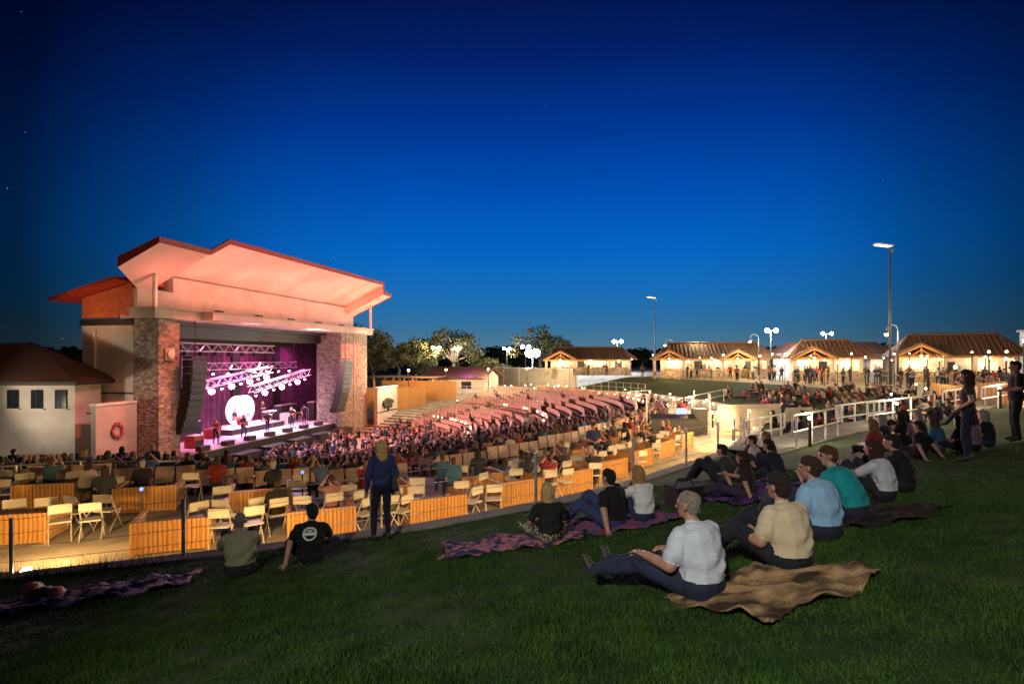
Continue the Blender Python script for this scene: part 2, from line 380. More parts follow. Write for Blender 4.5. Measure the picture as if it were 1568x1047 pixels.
for ds,do,zz in((-1.1,.2,1.25),(1.1,.2,1.3),(-.6,-.5,1.4),(.7,-.5,1.4)):
    c=S(13+ds,-4+do,z+zz); b.cyl(c,c+Vector((0,0,.02)),.25,M['brass'],n=14); b.cyl(S(13+ds,-4+do,z),c,.015,M['metal'],n=4)
b.build('drum_kit',st)
b=MB(); c=S(16,-3.4,-4.9); b.box(c,(1.5,.45,.14),M['white'],SROT)
for ds in(-.5,.5): b.cyl(S(16+ds,-3.6,-5.82),S(16-ds,-3.2,-4.95),.03,M['metal']); 
b.build('keyboard',st)
b=MB()
for s_,o_ in((6,-.5),(9,-.4),(12,-.4),(15.5,-.5),(18,-.8)):
    b.cyl(S(s_,o_,-6.27),S(s_,o_,-4.8),.018,M['metal'],n=5); b.cyl(S(s_,o_,-4.8),S(s_,o_-.3,-4.65),.018,M['metal'],n=5); b.ball(S(s_,o_-.32,-4.64),.04,M['dark']); b.cyl(S(s_,o_,-6.27),S(s_,o_,-6.23),.16,M['dark'],n=10)
b.build('microphone_stands',st)
b=MB(); rr_=random.Random(3)
for i in range(34):
    a=2*math.pi*i/34; q=rr_.uniform(.8,1.15); b.ball(S(-2.85+.32*q*math.cos(a),.13,-4.15+.38*q*math.sin(a)),.075,M['red_emb'],6)
b.build('wreath_emblem',st)
b=MB(); 
for i in range(40):
    a=random.uniform(0,math.pi*2);q=random.random()**.5; b.ball(S(28+1.35*q*math.cos(a),2.68,-5.0+.42*q*math.sin(a)),.22,M['green_emb'],6)
b.cyl(S(28,2.68,-5.8),S(28,2.68,-5.0),.12,M['green_emb']); b.build('tree_emblem',st)
b=MB(); b.box(S(.0-.75,1.56,.15),(.7,.12,.7),M['cream'],SROT); b.cyl(S(-.75,1.63,.15),S(-.75,1.72,.15),.26,M['white'],n=14); b.build('crest_emblem',st)
# stage lighting
PK=(1,.235,.165)
for s_ in(2.5,6.5,10.5,14.5,18.5,22.5):
    light('canopy_uplight','AREA',S(s_,2.3,3.0),118,PK,S(s_+.3,1.9,7),.5,par=st)
b=MB()
for s_ in(2.5,6.5,10.5,14.5,18.5,22.5): b.box(S(s_,2.3,2.9),(.55,.3,.12),M['dark'],SROT)
b.build('uplight_fixtures',st)
light('canopy_uplight','AREA',S(-1.4,2.6,2.9),55,PK,S(-2.2,2.5,6),.4,par=st)
for s_,e in((.6,2600),(22.3,6500)):
    light('pier_wash','SPOT',S(s_+.2,5.6,5.2),e,(1,.12,.07),S(s_-.6,1.4,-3.0),.15,62,.7,par=st)
light('wall_wash','SPOT',S(-3,5.5,2),2000,(1,.36,.30),S(-3,0,-5),.2,60,.8,par=st)
light('wall_wash','SPOT',S(28,8,2),2400,(1,.36,.32),S(28,2.6,-5.5),.2,60,.8,par=st)
light('side_wall_wash','SPOT',S(-9,-4,-3),900,(1,.84,.62),S(-1.4,-2,-1.5),.3,80,.9,par=st)
light('side_eave_wash','SPOT',S(-5,-3,1.6),230,(1,.35,.12),S(-1.4,-2,3.4),.3,90,.9,par=st)
light('facade_fill','SPOT',S(6,20,-2),3800,(1,.17,.11),S(11,3,5.6),.3,75,.6,par=st)  # added front spot to brighten facade and red fascia, has no fixture
for s_,tt,c in((5,6,(1,.3,.6)),(9,10,(1,.3,.75)),(13,13,(1,.6,.7)),(16,15,(1,.68,.78)),(20,18,(1,.3,.55))):
    light('stage_spotlight','SPOT',S(s_,-1.6,1.4),5200,c,S(tt,-2.6,-6),.15,70,.6,par=st)
for s_,c in((8,(.7,.08,.5)),(15,(1,.12,.45)),(22,(.8,.1,.5))):
    light('backdrop_wash','SPOT',S(s_,-4.2,1.6),1300,c,S(s_+1,-6.6,-3.5),.3,110,.8,par=st)
for s_ in(9,13,17): light('stage_back_light','SPOT',S(s_,-5.2,-.6),4500,(1,.62,.8),S(s_,1,-6.5),.15,80,.6,par=st)
light('audience_blinder','SPOT',S(6,.8,1.6),14000,(1,.36,.45),S(5,16,-7),.3,120,.8,par=st)
light('audience_blinder','SPOT',S(14,.8,1.6),20000,(1,.42,.38),S(16,20,-7),.3,125,.8,par=st)
light('audience_blinder','SPOT',S(10,.8,1.6),7000,(.5,.5,1),S(4,14,-7),.3,100,.8,par=st)
# ------------------------------------------------------------ humans
def capmesh(b,p1,p2,r1,r2,side=None,k=1.,m=0,seg=12):
    p1=Vector(p1);p2=Vector(p2); a=p2-p1
    a=Vector((0,0,1)) if a.length<1e-6 else a.normalized()
    sd=Vector(side) if side is not None else a.orthogonal(); sd=(sd-a*sd.dot(a)); 
    if sd.length<1e-4: sd=a.orthogonal()
    sd.normalize(); w=a.cross(sd); rings=[]
    for t in(-60,-30,0): rings.append((p1+a*r1*math.sin(math.radians(t)),r1*math.cos(math.radians(t))))
    for t in(0,30,60): rings.append((p2+a*r2*math.sin(math.radians(t)),r2*math.cos(math.radians(t))))
    vs=[p1-a*r1];
    for c,r in rings:
        for i in range(seg):
            q=2*math.pi*i/seg; vs.append(c+sd*(r*k*math.cos(q))+w*(r*math.sin(q)))
    vs.append(p2+a*r2); fs=[]
    for i in range(seg): fs.append((0,1+(i+1)%seg,1+i))
    for j in range(5):
        for i in range(seg): fs.append((1+j*seg+i,1+j*seg+(i+1)%seg,1+(j+1)*seg+(i+1)%seg,1+(j+1)*seg+i))
    e=len(vs)-1
    for i in range(seg): fs.append((e,1+5*seg+i,1+5*seg+(i+1)%seg))
    b.add(vs,fs,m); return (np.array(p1),np.array(p2),r1,r2,np.array(sd),k)
LAB=['skin','hair','shirt','pants','shoe','eye','lip','print']
def human_mesh(name,mats,J,voxel=.012,hairl=0,sleeve=.55,hands=True,head_yaw=0,head_pitch=0,cap_hat=False,build=1.0,folds=True,shorts=False,bag=False,smooth_it=3,logo=False):
    b=MB(); P=[]; dm=M['skin']
    def A(p1,p2,r1,r2,lab,side=None,k=1.): P.append((capmesh(b,p1,p2,r1,r2,side,k,dm),lab))
    V=Vector; X=V((1,0,0))
    pel,wst,chs,nck,hd=[V(J[q]) for q in('pel','waist','chest','neck','head')]
    g=build; rsh=V(J['shR']);lsh=V(J['shL']); sx=(rsh-lsh).normalized()
    A(pel,wst,.118*g,.112*g,'shirt',sx,1.38)
    A(pel,pel+V((0,.0,-.01)),.122*g,.12*g,'pants',sx,1.4)
    A(wst,chs,.112*g,.122*g,'shirt',sx,1.45); A(chs,chs.lerp(nck,.55),.117*g,.078,'shirt',sx,1.55)
    A(lsh,rsh,.062*g,.062*g,'shirt'); A(chs.lerp(nck,.6),nck,.07,.056,'shirt',sx,1.3)
    A(nck,hd+V((0,0,-.05)),.053,.05,'skin')
    R=Matrix.Rotation(head_yaw,3,'Z')@Matrix.Rotation(head_pitch,3,'X')
    h=lambda x,y,z: hd+R@V((x,y,z))
    A(h(0,-.015,.03),h(0,.022,.02),.078,.074,'skin',R@X,.96)
    A(h(0,.03,-.02),h(0,.05,-.078),.058,.036,'skin',R@X,1.05)
    if hands:
        A(h(0,.094,.0),h(0,.112,-.03),.009,.014,'skin')
        for s_ in(-1,1):
            A(h(s_*.078,-.005,.008),h(s_*.078,-.003,-.022),.02,.014,'skin',R@V((0,1,0)),1.0)
            A(h(s_*.03,.082,.012),h(s_*.032,.082,.012),.014,.014,'eye')
        A(h(-.018,.086,-.058),h(.018,.086,-.058),.009,.009,'lip')
    if hairl is not None:
        if hairl<0:
            A(h(0,-.022,.036),h(0,.008,.044),.0785,.075,'hair',R@X,.97); A(h(0,-.03,.0),h(0,-.035,-.02),.068,.058,'hair',R@X,1.0)
        else: A(h(0,-.03,.036),h(0,.015,.052),.083,.077,'hair',R@X,1.0)
        if hairl>0:
            A(h(0,-.04,.01),h(0,-.06,-.10-hairl*.1),.088,.07,'hair',R@X,1.08)
            for s_ in(-1,1): A(h(s_*.06,-.005,.02),h(s_*.07,-.0,-.12-.06*hairl),.035,.028,'hair')
        elif hairl==0: A(h(0,-.045,.0),h(0,-.045,-.04),.07,.055,'hair',R@X,1.1)
    if cap_hat:
        A(h(0,-.012,.055),h(0,.01,.055),.088,.085,'hair',R@X,.98); A(h(0,.06,.052),h(0,.14,.04),.012,.01,'hair',R@X,5.5)
    for sd,s_ in(('R',1),('L',-1)):
        sh=V(J['sh'+sd]);el=V(J['el'+sd]);wr=V(J['wr'+sd])
        A(sh,el,.05*g,.041*g,'skin'); A(sh,sh.lerp(el,sleeve*1.2 if sleeve<.9 else 1),.066*g,.064*g,'shirt')
        A(el,wr,.041*g,.028*g,'skin')
        if sleeve>=.9: A(el,el.lerp(wr,.93),.052*g,.038*g,'shirt')
        fd=(wr-el).normalized(); hdn=V(J.get('hand'+sd,wr+fd*.1)); hdv=(hdn-wr).normalized()
        if hands:
            sidev=hdv.cross(V((0,0,1))); 
            if sidev.length<.2: sidev=V((0,1,0))
            sidev.normalize(); pn=hdv.cross(sidev).normalized()
            if pn.z>0: pn=-pn
            pc=wr+hdv*.085; A(wr+hdv*.015,pc,.019,.018,'skin',sidev,2.0)
            for i,(of,ln) in enumerate(((-.031,.07),(-.011,.082),(.011,.078),(.031,.06))):
                q0=pc+sidev*of; q1=q0+hdv*ln*.5+pn*ln*.12; q2=q1+hdv*ln*.36+pn*ln*.35
                A(q0,q1,.0095,.009,'skin'); A(q1,q2,.009,.0075,'skin')
            th0=wr+hdv*.03-sidev*s_*.03; th1=th0+hdv*.03-sidev*s_*.03; th2=th1+hdv*.03-sidev*s_*.008+pn*.01
            A(th0,th1,.013,.011,'skin');A(th1,th2,.011,.009,'skin')
        else: A(wr,wr+hdv*.12,.032,.025,'skin')
        hp=V(J['hip'+sd]);kn=V(J['kn'+sd]);an=V(J['an'+sd]);to=V(J['to'+sd])
        A(hp,kn,.088*g,.058*g,'pants'); A(kn,kn.lerp(an,.35),.058*g,.056*g,'skin' if shorts else 'pants'); A(kn.lerp(an,.35),an,.056*g,.04*g if not shorts else .034,'skin' if shorts else 'pants')
        A(an-(to-an).normalized()*.03,to,.042,.034,'shoe',(to-an).cross(V((0,0,1))),1.15)
    if bag:
        A(V(J['pel'])+V((.22,.0,.12)),V(J['pel'])+V((.24,.02,-.06)),.05,.07,'shoe',V((0,1,0)),2.0)
        A(V(J['shL'])+V((.05,-.06,.03)),V(J['pel'])+V((.2,-.06,.14)),.012,.012,'shoe')
    me=b.mesh('tmp'); o=bpy.data.objects.new('tmp',me); scn.collection.objects.link(o)
    md=o.modifiers.new('r','REMESH'); md.mode='VOXEL'; md.voxel_size=voxel; md.use_smooth_shade=True
    ms=o.modifiers.new('s','SMOOTH'); ms.iterations=smooth_it; ms.factor=.5
    dg=bpy.context.evaluated_depsgraph_get(); dg.update()
    m2=bpy.data.meshes.new_from_object(o.evaluated_get(dg)); bpy.data.objects.remove(o)
    m2.name=name; nv=len(m2.vertices); co=np.empty(nv*3,'f4'); m2.vertices.foreach_get('co',co); co=co.reshape(-1,3).astype(float)
    def sdf(pts):
        D=np.empty((len(P),len(pts)))
        for i,((p1,p2,r1,r2,sd,k),lab) in enumerate(P):
            a=p2-p1; l2=a@a; q=pts-p1; tt=np.clip((q@a)/l2,0,1) if l2>1e-9 else np.zeros(len(pts))
            d=q-tt[:,None]*a; c=(d@sd)[:,None]*sd; d=d-c+c/k; D[i]=np.linalg.norm(d,axis=1)-(r1+(r2-r1)*tt)
        return D
    bias=np.array([{'eye':.004,'lip':.003}.get(l,0) for _,l in P])[:,None]
    if folds:
        D=sdf(co)-bias; lb=np.array([LAB.index(P[i][1]) for i in D.argmin(0)])
        cl=(lb==2)|(lb==3); x,y,z=co.T
        f=.0055*np.sin(z*30+7*np.sin(x*7+2)+5*np.sin(y*6))+.003*np.sin(x*26+z*34+5*np.sin(y*11))
        low=np.exp(-((z-(J['waist'][2]-.02))/.09)**2); f=f*(.5+1.4*low)
        nr=np.empty(nv*3,'f4'); m2.vertex_normals.foreach_get('vector',nr)
        nr=nr.reshape(-1,3); co2=co+nr*(f*cl)[:,None]
        hh=(lb==1); co2+=nr*(.004*np.sin(x*150+np.sin(z*40)*2)*hh)[:,None]
        m2.vertices.foreach_set('co',co2.astype('f4').reshape(-1))
    nf=len(m2.polygons); cf=np.empty(nf*3,'f4'); m2.polygons.foreach_get('center',cf); cf=cf.reshape(-1,3).astype(float); D=sdf(cf)-bias
    li=np.array([LAB.index(P[i][1]) for i in D.argmin(0)],dtype='i4')
    if logo:
        cz=J['chest'][2]; xx=cf[:,0]; zz=cf[:,2]-cz; rr=np.hypot(xx,zz*1.1)
        pr=(li==2)&(cf[:,1]<J['chest'][1])&(((rr>.075)&(rr<.10))|((np.abs(zz)<.018)&(np.abs(xx)<.07))|((np.abs(zz-.04)<.008)&(np.abs(xx)<.04)))
        li[pr]=7
    m2.materials.clear()
    for l in LAB: m2.materials.append(M['white'] if l=='print' else mats.get(l,M.get(l)))
    m2.polygons.foreach_set('material_index',li); m2.polygons.foreach_set('use_smooth',[True]*nf); m2.update(); return m2
def mir(d,**k):
    o=dict(d)
    for a,(x,y,z) in k.items(): o[a+'R']=(x,y,z); o[a+'L']=(-x,y,z)
    return o
def J_ground(legs='bent',arms='knees',lean=.0,slump=0.05):
    J=dict(pel=(0,0,.13),waist=(0,-.01+lean*.3,.30),chest=(0,.03+lean*.7,.46-slump*.3),neck=(0,.07+lean,.60-slump),head=(0,.11+lean*1.1,.745-slump))
    J=mir(J,sh=(.165,.05+lean*.9,.535-slump),hip=(.09,.04,.115))
    if legs=='bent': J=mir(J,kn=(.17,.42,.47),an=(.15,.68,.08),to=(.17,.83,.04))
    elif legs=='long': J=mir(J,kn=(.13,.47,.19),an=(.15,.9,.08),to=(.19,.95,.18))
    elif legs=='longL': J=mir(J,kn=(-.05,.47,.17),an=(-.25,.86,.08),to=(-.24,.92,.17)); J['knL']=(-.3,.4,.2);J['anL']=(-.5,.76,.08);J['toL']=(-.53,.82,.17)
    elif legs=='bentL': J=mir(J,kn=(-.03,.42,.42),an=(-.2,.64,.08),to=(-.26,.77,.04)); J['knL']=(-.35,.3,.36);J['anL']=(-.52,.52,.08);J['toL']=(-.6,.64,.04)
    elif legs=='cross':
        J=mir(J,kn=(.34,.3,.2),an=(-.06,.42,.08),to=(-.16,.44,.05)); J['anL']=(.08,.5,.08);J['toL']=(.18,.52,.05)
    L_=lean
    if arms=='knees': J=mir(J,el=(.24,.24+L_,.34),wr=(.13,.44+L_*.6,.43))
    elif arms=='back': J=mir(J,el=(.25,-.12,.33),wr=(.3,-.28,.08),hand=(.31,-.36,.03))
    elif arms=='mix':
        J=mir(J,el=(.24,.2+L_,.32),wr=(.12,.4+L_*.6,.36)); J['elL']=(-.27,-.05,.33);J['wrL']=(-.31,-.16,.07);J['handL']=(-.33,-.24,.03)
    elif arms=='lap': J=mir(J,el=(.25,.1+L_,.28),wr=(.09,.3+L_*.5,.25))
    elif arms=='left': J=mir(J,el=(.23,.12+L_,.28),wr=(.0,.3+L_,.3)); J['elL']=(-.28,.08,.28);J['wrL']=(-.3,.32,.3)
    return J
def J_stand(arms='down',stride=.0):
    J=dict(pel=(0,0,.95),waist=(0,.0,1.1),chest=(0,.0,1.28),neck=(0,-.01,1.46),head=(0,.02,1.60))
    J=mir(J,sh=(.165,-.01,1.40),hip=(.085,0,.93),kn=(.1,.02,.5),an=(.11,-.02,.09),to=(.14,.12,.045))
    J['knL']=(-.11,.05+stride,.5);J['anL']=(-.14,stride,.09);J['toL']=(-.18,.14+stride,.045)
    if arms=='down': J=mir(J,el=(.24,-.03,1.12),wr=(.24,.07,.88))
    elif arms=='hips': J=mir(J,el=(.36,-.08,1.15),wr=(.2,.08,1.02))
    elif arms=='front': J=mir(J,el=(.23,.02,1.13),wr=(.08,.22,1.1))
    elif arms=='up': J=mir(J,el=(.26,.05,1.14),wr=(.16,.26,1.3))
    return J
def J_chair(arms='lap',lean=0.):
    J=dict(pel=(0,0,.52),waist=(0,-.01,.68),chest=(0,.01+lean*.6,.85),neck=(0,.03+lean,1.02),head=(0,.06+lean*1.1,1.165))
    J=mir(J,sh=(.165,.02+lean,.96),hip=(.09,.05,.5),kn=(.12,.45,.5),an=(.12,.46,.1),to=(.13,.6,.045))
    if arms=='lap': J=mir(J,el=(.23,.06+lean,.7),wr=(.1,.28,.62))
    else: J=mir(J,el=(.25,.2,.95),wr=(.06,.3,1.15))
    return J
def cm(name,c,b=.2): return mat(name,lin(c),.9,tuple(v*.88 for v in lin(c)),9,b,26)
def pm(sh,pa,ha,nm='p'): return dict(skin=M['skin'],hair=cm(nm+'_hair',ha,.8),shirt=cm(nm+'_shirt',sh),pants=cm(nm+'_trousers',pa),shoe=M['shoe'])
def place(name,me,x,y,face,sc=1,z=None,dz=0):
    rz=math.atan2(face[1],face[0])-math.pi/2
    return inst(me,name,(x,y,(Hs(x,y) if z is None else z)+dz),rz,sc)
PT=pm((25,25,28),(120,115,95),(190,155,105),'pattern'); PT['pants']=mat('patterned_skirt',lin((150,145,120)),.9,lin((35,35,32)),26,thr=(.45,.55))
FG=[
 ('standing_woman',-2.13,9.3,(-.5,.87),J_stand('down'),pm((40,52,100),(22,28,50),(200,165,110),'blonde'),dict(hairl=.7,sleeve=1,bag=True,build=1.02),.96),
 ('seated_man',-3.75,7.85,(-.45,.89),J_ground('bent','knees',.05),pm((165,162,130),(50,50,55),(130,125,120),'olive'),dict(hairl=-1,build=1.22),1.02),
 ('seated_man',-2.9,8.2,(-.2,.98),J_ground('cross','mix',-.0),pm((16,16,20),(22,24,35),(26,24,24),'black'),dict(hairl=0,cap_hat=True,build=1.2,head_yaw=.6,logo=True),1),
 ('seated_woman',.5,7.5,(-.2,.98),J_ground('cross','lap',.03),PT,dict(hairl=1.0,build=.98),.96),
 ('seated_man',1.42,7.95,(-.65,.76),J_ground('bentL','mix',-.02),pm((16,16,20),(50,62,105),(30,25,22),'dark'),dict(hairl=0,build=1.2),1.02),
 ('seated_woman',1.9,8.15,(-.5,.86),J_ground('bent','knees',.04),pm((225,228,230),(40,50,80),(170,125,80),'white'),dict(hairl=.8,build=1.02),.98),
 ('seated_man',1.55,4.62,(-.5,.86),J_ground('longL','left',.03,.04),pm((215,225,238),(38,46,72),(140,130,118),'front'),dict(hairl=-1,build=1.24,head_yaw=.25),1.03),
 ('seated_man',2.47,5.02,(-.40,.91),J_ground('bentL','left',.03,.03),pm((222,203,172),(28,32,46),(40,32,28),'cream'),dict(hairl=0,build=1.22,cap_hat=True,head_yaw=.1),1.02),
 ('seated_man',3.3,6.0,(-.5,.86),J_ground('bentL','left',.04),pm((150,195,235),(40,45,62),(60,42,30),'blue'),dict(hairl=0,build=1.25,head_yaw=.3),1.06),
 ('seated_man',4.05,6.7,(-.6,.8),J_ground('longL','knees',.18),pm((18,150,160),(40,42,55),(90,50,30),'teal'),dict(hairl=0,build=1.2,head_yaw=.7),1.04),
 ('seated_woman',5.0,7.6,(-.6,.8),J_ground('bent','knees',.05),pm((205,205,215),(35,35,45),(60,35,28),'white2'),dict(hairl=.5,build=1.08),1.0),
 ('seated_man',5.6,8.1,(-.7,.7),J_ground('bent','knees',.05),pm((22,22,28),(30,30,40),(30,22,20),'dark2'),dict(hairl=0,build=1.15),1),
 ('seated_man',4.75,10.2,(-.6,.8),J_ground('bent','knees',.05),pm((30,36,52),(40,44,60),(35,25,20),'navy'),dict(hairl=0,build=1.15),1),
 ('seated_woman',3.75,9.1,(-.8,.6),J_ground('longL','mix',-.04),pm((45,25,35),(60,45,70),(45,30,22),'plum'),dict(hairl=.8),.95),
 ('seated_man',4.0,10.7,(-.7,.7),J_ground('bent','back',-.05),pm((60,60,66),(35,38,50),(40,30,25),'grey'),dict(hairl=0,build=1.15),1),
 ('standing_woman',8.25,10.3,(-.75,.66),J_stand('hips'),pm((55,52,40),(38,42,62),(60,40,28),'green'),dict(hairl=.9,sleeve=.4),.97),
 ('standing_man',10.9,12.3,(-.9,.4),J_stand('front'),pm((30,28,34),(28,28,36),(35,25,20),'dk'),dict(hairl=0,build=1.15),1.02),
 ('security_guard',2.95,20.6,(.1,-1),J_stand('front'),pm((35,50,95),(18,18,22),(40,30,24),'guard'),dict(hairl=0,build=1.15),1.03),
]
for (nm,x,y,fc,J,ms,kw,sc) in FG:
    far=math.hypot(x,y); me=human_mesh(nm,ms,J,voxel=.009 if far<6.6 else (.011 if far<9 else .015),**kw); place(nm,me,x,y,fc,sc)
CM=dict(skin=M['skin'],hair=CR_HA,shirt=CR_SH,pants=CR_PA,shoe=M['shoe'])
kw=dict(voxel=.03,hands=False,folds=False,smooth_it=2)
chair_ms=[human_mesh('crowd_seated_a',CM,J_chair(),hairl=0,build=1.15,**kw),human_mesh('crowd_seated_b',CM,J_chair(lean=.1),hairl=.8,**kw),human_mesh('crowd_seated_c',CM,J_chair('up'),hairl=0,build=1.1,head_yaw=.4,**kw)]
kw['voxel']=.022
gr_ms=[human_mesh('crowd_lawn_a',CM,J_ground('bent','knees'),hairl=0,build=1.15,**kw),human_mesh('crowd_lawn_b',CM,J_ground('cross','lap'),hairl=.9,**kw),human_mesh('crowd_lawn_c',CM,J_ground('long','back',-.08),hairl=0,build=1.1,head_yaw=.3,**kw)]
st_ms=[human_mesh('crowd_standing_a',CM,J_stand('down'),hairl=0,build=1.15,**kw),human_mesh('crowd_standing_b',CM,J_stand('front',.1),hairl=.9,**kw),human_mesh('crowd_standing_c',CM,J_stand('hips',-.1),hairl=0,build=1.1,head_yaw=.5,**kw)]
for s_,o_,k in((6.2,-1.0,1),(9.1,-.9,1),(12.1,-.9,2),(15.6,-1.0,1),(18.1,-1.3,0)):
    p=S(s_,o_,-6.27); inst(st_ms[k],'musician',p,math.atan2(n2[1],n2[0])-math.pi/2+random.uniform(-.4,.4),1.05)
for s_,o_ in((13,-4.7),(16,-4.1)):
    p=S(s_,o_,-5.82); inst(st_ms[1] if s_>14 else chair_ms[0],'musician',p,math.atan2(n2[1],n2[0])-math.pi/2,1.05)
b=MB()
for s_ in(6.2,9.1,15.6):
    c=S(s_,-.68,-5.15); b.box(c,(.42,.07,.32),M['red'],SROT); b.box(S(s_+.55,-.68,-5.0),(.8,.04,.06),M['wood'],SROT)
b.build('guitars',st)
# seats
b=MB(); b.box((0,.0,.42),(.48,.42,.05),M['seat']); b.box((0,-.24,.66),(.50,.05,.5),M['seat'],rot=Matrix.Rotation(-.15,3,'X')); b.box((.26,0,.55),(.04,.36,.04),M['dark']); b.box((.26,-.05,.25),(.05,.3,.5),M['seat'])
seat_me=b.mesh('stadium_seat')
seating=empty('stadium_seating'); crowd=empty('seated_audience')
for k in range(0,19):
    r=12.5+k*.95
    for ph in np.arange(-82,64,math.degrees(.56/r)):
        Re=float(np.interp(ph,EP,ER))
        if r>Re-6.6: continue
        if abs(((ph+82)%24.3)-12)<math.degrees(.7/r): continue
        if 20.9<r<21.8: continue
        p=pol(ph,r); f=(C-p); rz=math.atan2(f[1],f[0])-math.pi/2; z=Hs(p[0],p[1])
        inst(seat_me,'seat',(p[0],p[1],z),rz,1,seating)
        pr=.86 if ph<-12 else (.7 if r<14 else .015)
        if ph<-60 and r>26: pr=.5
        if random.random()<pr:
            standing=random.random()<.03
            inst(random.choice(st_ms if standing else chair_ms),'spectator',(p[0],p[1],z),rz+random.uniform(-.25,.25),random.uniform(.92,1.04),crowd)
for i in range(150):
    p=pol(random.uniform(-70,62),random.uniform(4.5,12)); f=C-p
    if (p-C)@n2<3.2: continue
    inst(random.choice(chair_ms),'spectator',(p[0],p[1],-7.7),math.atan2(f[1],f[0])-math.pi/2+random.uniform(-.3,.3),random.uniform(.92,1.04),crowd)
def boxseat(x,y,rz,w=1.5,name='wooden_box_seat_partition'):
    b=MB(); h=.68; n=int(w/.14)
    for i in range(n): b.box((-w/2+(i+.5)*w/n,random.uniform(-.004,.004),h/2),(w/n-.009,.04,h-.08),M['wood'])
    b.box((0,0,h-.02),(w+.06,.09,.05),M['wood']); b.box((0,0,.06),(w,.06,.06),M['wood'])
    for sx in(-1,1):
        b.box((sx*w/2,.0,h/2),(.08,.08,h),M['wood'])
        for j in range(6): b.box((sx*w/2,.12+j*.16,h/2),(.04,.15,h-.08),M['wood'])
        b.box((sx*w/2,.5,h-.02),(.09,1.0,.05),M['wood'])
    b.build(name,None,loc=(x,y,Hs(x,y)),rz=rz)
M['chair']=mat('folding_chair_resin',(.62,.6,.55),.5)
b=MB()
for sx in(-.2,.2):
    b.cyl((sx,-.22,0),(sx,.18,.46),.015,M['chair'],n=5); b.cyl((sx,.22,0),(sx,-.2,.85),.015,M['chair'],n=5)
b.box((0,.0,.45),(.4,.38,.03),M['chair']); b.box((0,-.19,.75),(.42,.02,.18),M['chair']); b.cyl((-.2,-.2,.85),(.2,-.2,.85),.013,M['chair'],n=5)
chair_me=b.mesh('folding_chair'); chairs=empty('folding_chairs'); boxc=empty('box_seat_audience')
BX=[(-15,12.4),(-11,12.4),(-7.2,12.0),(-4.3,12.9),(-1.8,14),(.3,16),(1.9,17.3),(3.4,19.2),(4.9,21.4),(6.4,23.6),(8.0,26)]
rows=[(x,y,0) for x,y in BX]
for ph in np.arange(-76,12,5.0):
    p=edge(ph,-5.2); rows.append((p[0],p[1],1))
for x,y,rw in rows:
    p=np.array([x,y]); f=C-p; rz=math.atan2(f[1],f[0])-math.pi/2
    boxseat(p[0],p[1],rz,1.4)
    for k in(-1,0,1,2,3):
        for kk in(.1,.9):
            if random.random()<.38: continue
            if kk<.5 and -1<k<2: continue
            q=p+ (f/np.linalg.norm(f))*kk + np.array([-f[1],f[0]])/np.linalg.norm(f)*(-(k*.62-.3))
            rr=rz+random.uniform(-.6,.6)
            occ=random.random()<(.22 if rw==0 else .5)
            if not occ or rw==0: inst(chair_me,'folding_chair',(q[0],q[1],Hs(q[0],q[1])),rr,1,chairs)
            if occ: inst(random.choice(chair_ms),'spectator',(q[0],q[1],Hs(q[0],q[1])-.03),rr,1,boxc)
for i in range(4):
    ph=random.uniform(-50,-5); p=edge(ph,random.uniform(-5.8,-4)); inst(random.choice(st_ms),'spectator',(p[0],p[1],Hs(*p)),random.uniform(0,6.28),random.uniform(.92,1.04),boxc)
tl=empty('terrace_wall_lights'); b=MB()
for i,ph in enumerate(np.arange(-78,6,5.4)):
    p=edge(ph,-.12); z=max(Zee(ph)-.12,Ztt(ph)+.25)
    if ph>-66: b.box((p[0],p[1],z),(.22,.12,.08),M['glow_w'],rz=math.radians(ph))
    q=edge(ph,-.7); c=edge(ph,-4); light('terrace_wall_light','SPOT',(q[0],q[1],z+.6),380 if ph>-66 else 200,(1,.56,.18),(c[0],c[1],-4.3),.1,150,.8,par=tl)
b.build('terrace_light_fixtures',tl)
b=MB()
for x,y in((-8.6,13.2),(-3.1,14.4),(-5.6,15.2)): 
    z=Hs(x,y); b.cyl((x,y,z),(x,y,z+1.0),.02,M['dark'],n=5); b.ball((x,y,z+1.05),.05,M['glow_blue'],6)
b.build('blue_marker_lights',tl)
b=MB()
for ph in np.arange(-24,54,.55):
    p=edge(ph,-6.1); z=Hs(*edge(ph,-5.8)); g=math.atan2(C[1]-p[1],C[0]-p[0]); b.box((p[0],p[1],z+.45),(.05,.32,.95),M['wood'],rz=g)
ringwall('',M['wood'],-24,54,-6.02,.14,lambda p:Ztt(p)+1.0,lambda p:Ztt(p)+.93,mb=b)
b.build('wooden_seating_wall')
ls=empty('aisle_lights'); b=MB()
for ph in np.arange(-26,58,3.2):
    p=edge(ph,-6.25); b.ball((p[0],p[1],Ztt(ph)+.75),.06,M['glow_w'],6)
    p=edge(ph,-.15); b.ball((p[0],p[1],Zee(ph)-.05),.06,M['glow_w'],6)
for i in range(50):
    ph=random.uniform(0,66); off=random.choice([-3,-5,-1,-14,-20]); p=edge(ph,off); b.ball((p[0],p[1],Hs(*p)+.8),.05,M['glow_w'],6)
b.build('aisle_light_bulbs',ls)
for ph in np.arange(-22,64,10):
    p=edge(ph,-3); light('aisle_light','POINT',(p[0],p[1],Ztt(ph)+2.2),480,(1,.68,.36),size=.2,par=ls)
b=MB(); z=-4.22
b.box((8.6,30.6,z+.45),(2.6,.9,.9),M['dark']); b.box((8.6,30.5,z+.98),(2.4,.8,.1),M['grille'],rot=Matrix.Rotation(.2,3,'X')); b.box((9.2,30.9,z+1.25),(.5,.05,.35),M['glow_blue']); b.box((10.2,31,z+.7),(.7,.7,1.4),M['dark'])
for sx in(7,10.3):
    for sy in(29.6,32.2): b.cyl((sx,sy,z),(sx,sy,z+2.3),.04,M['metal'],n=6)
b.build('mixing_console')
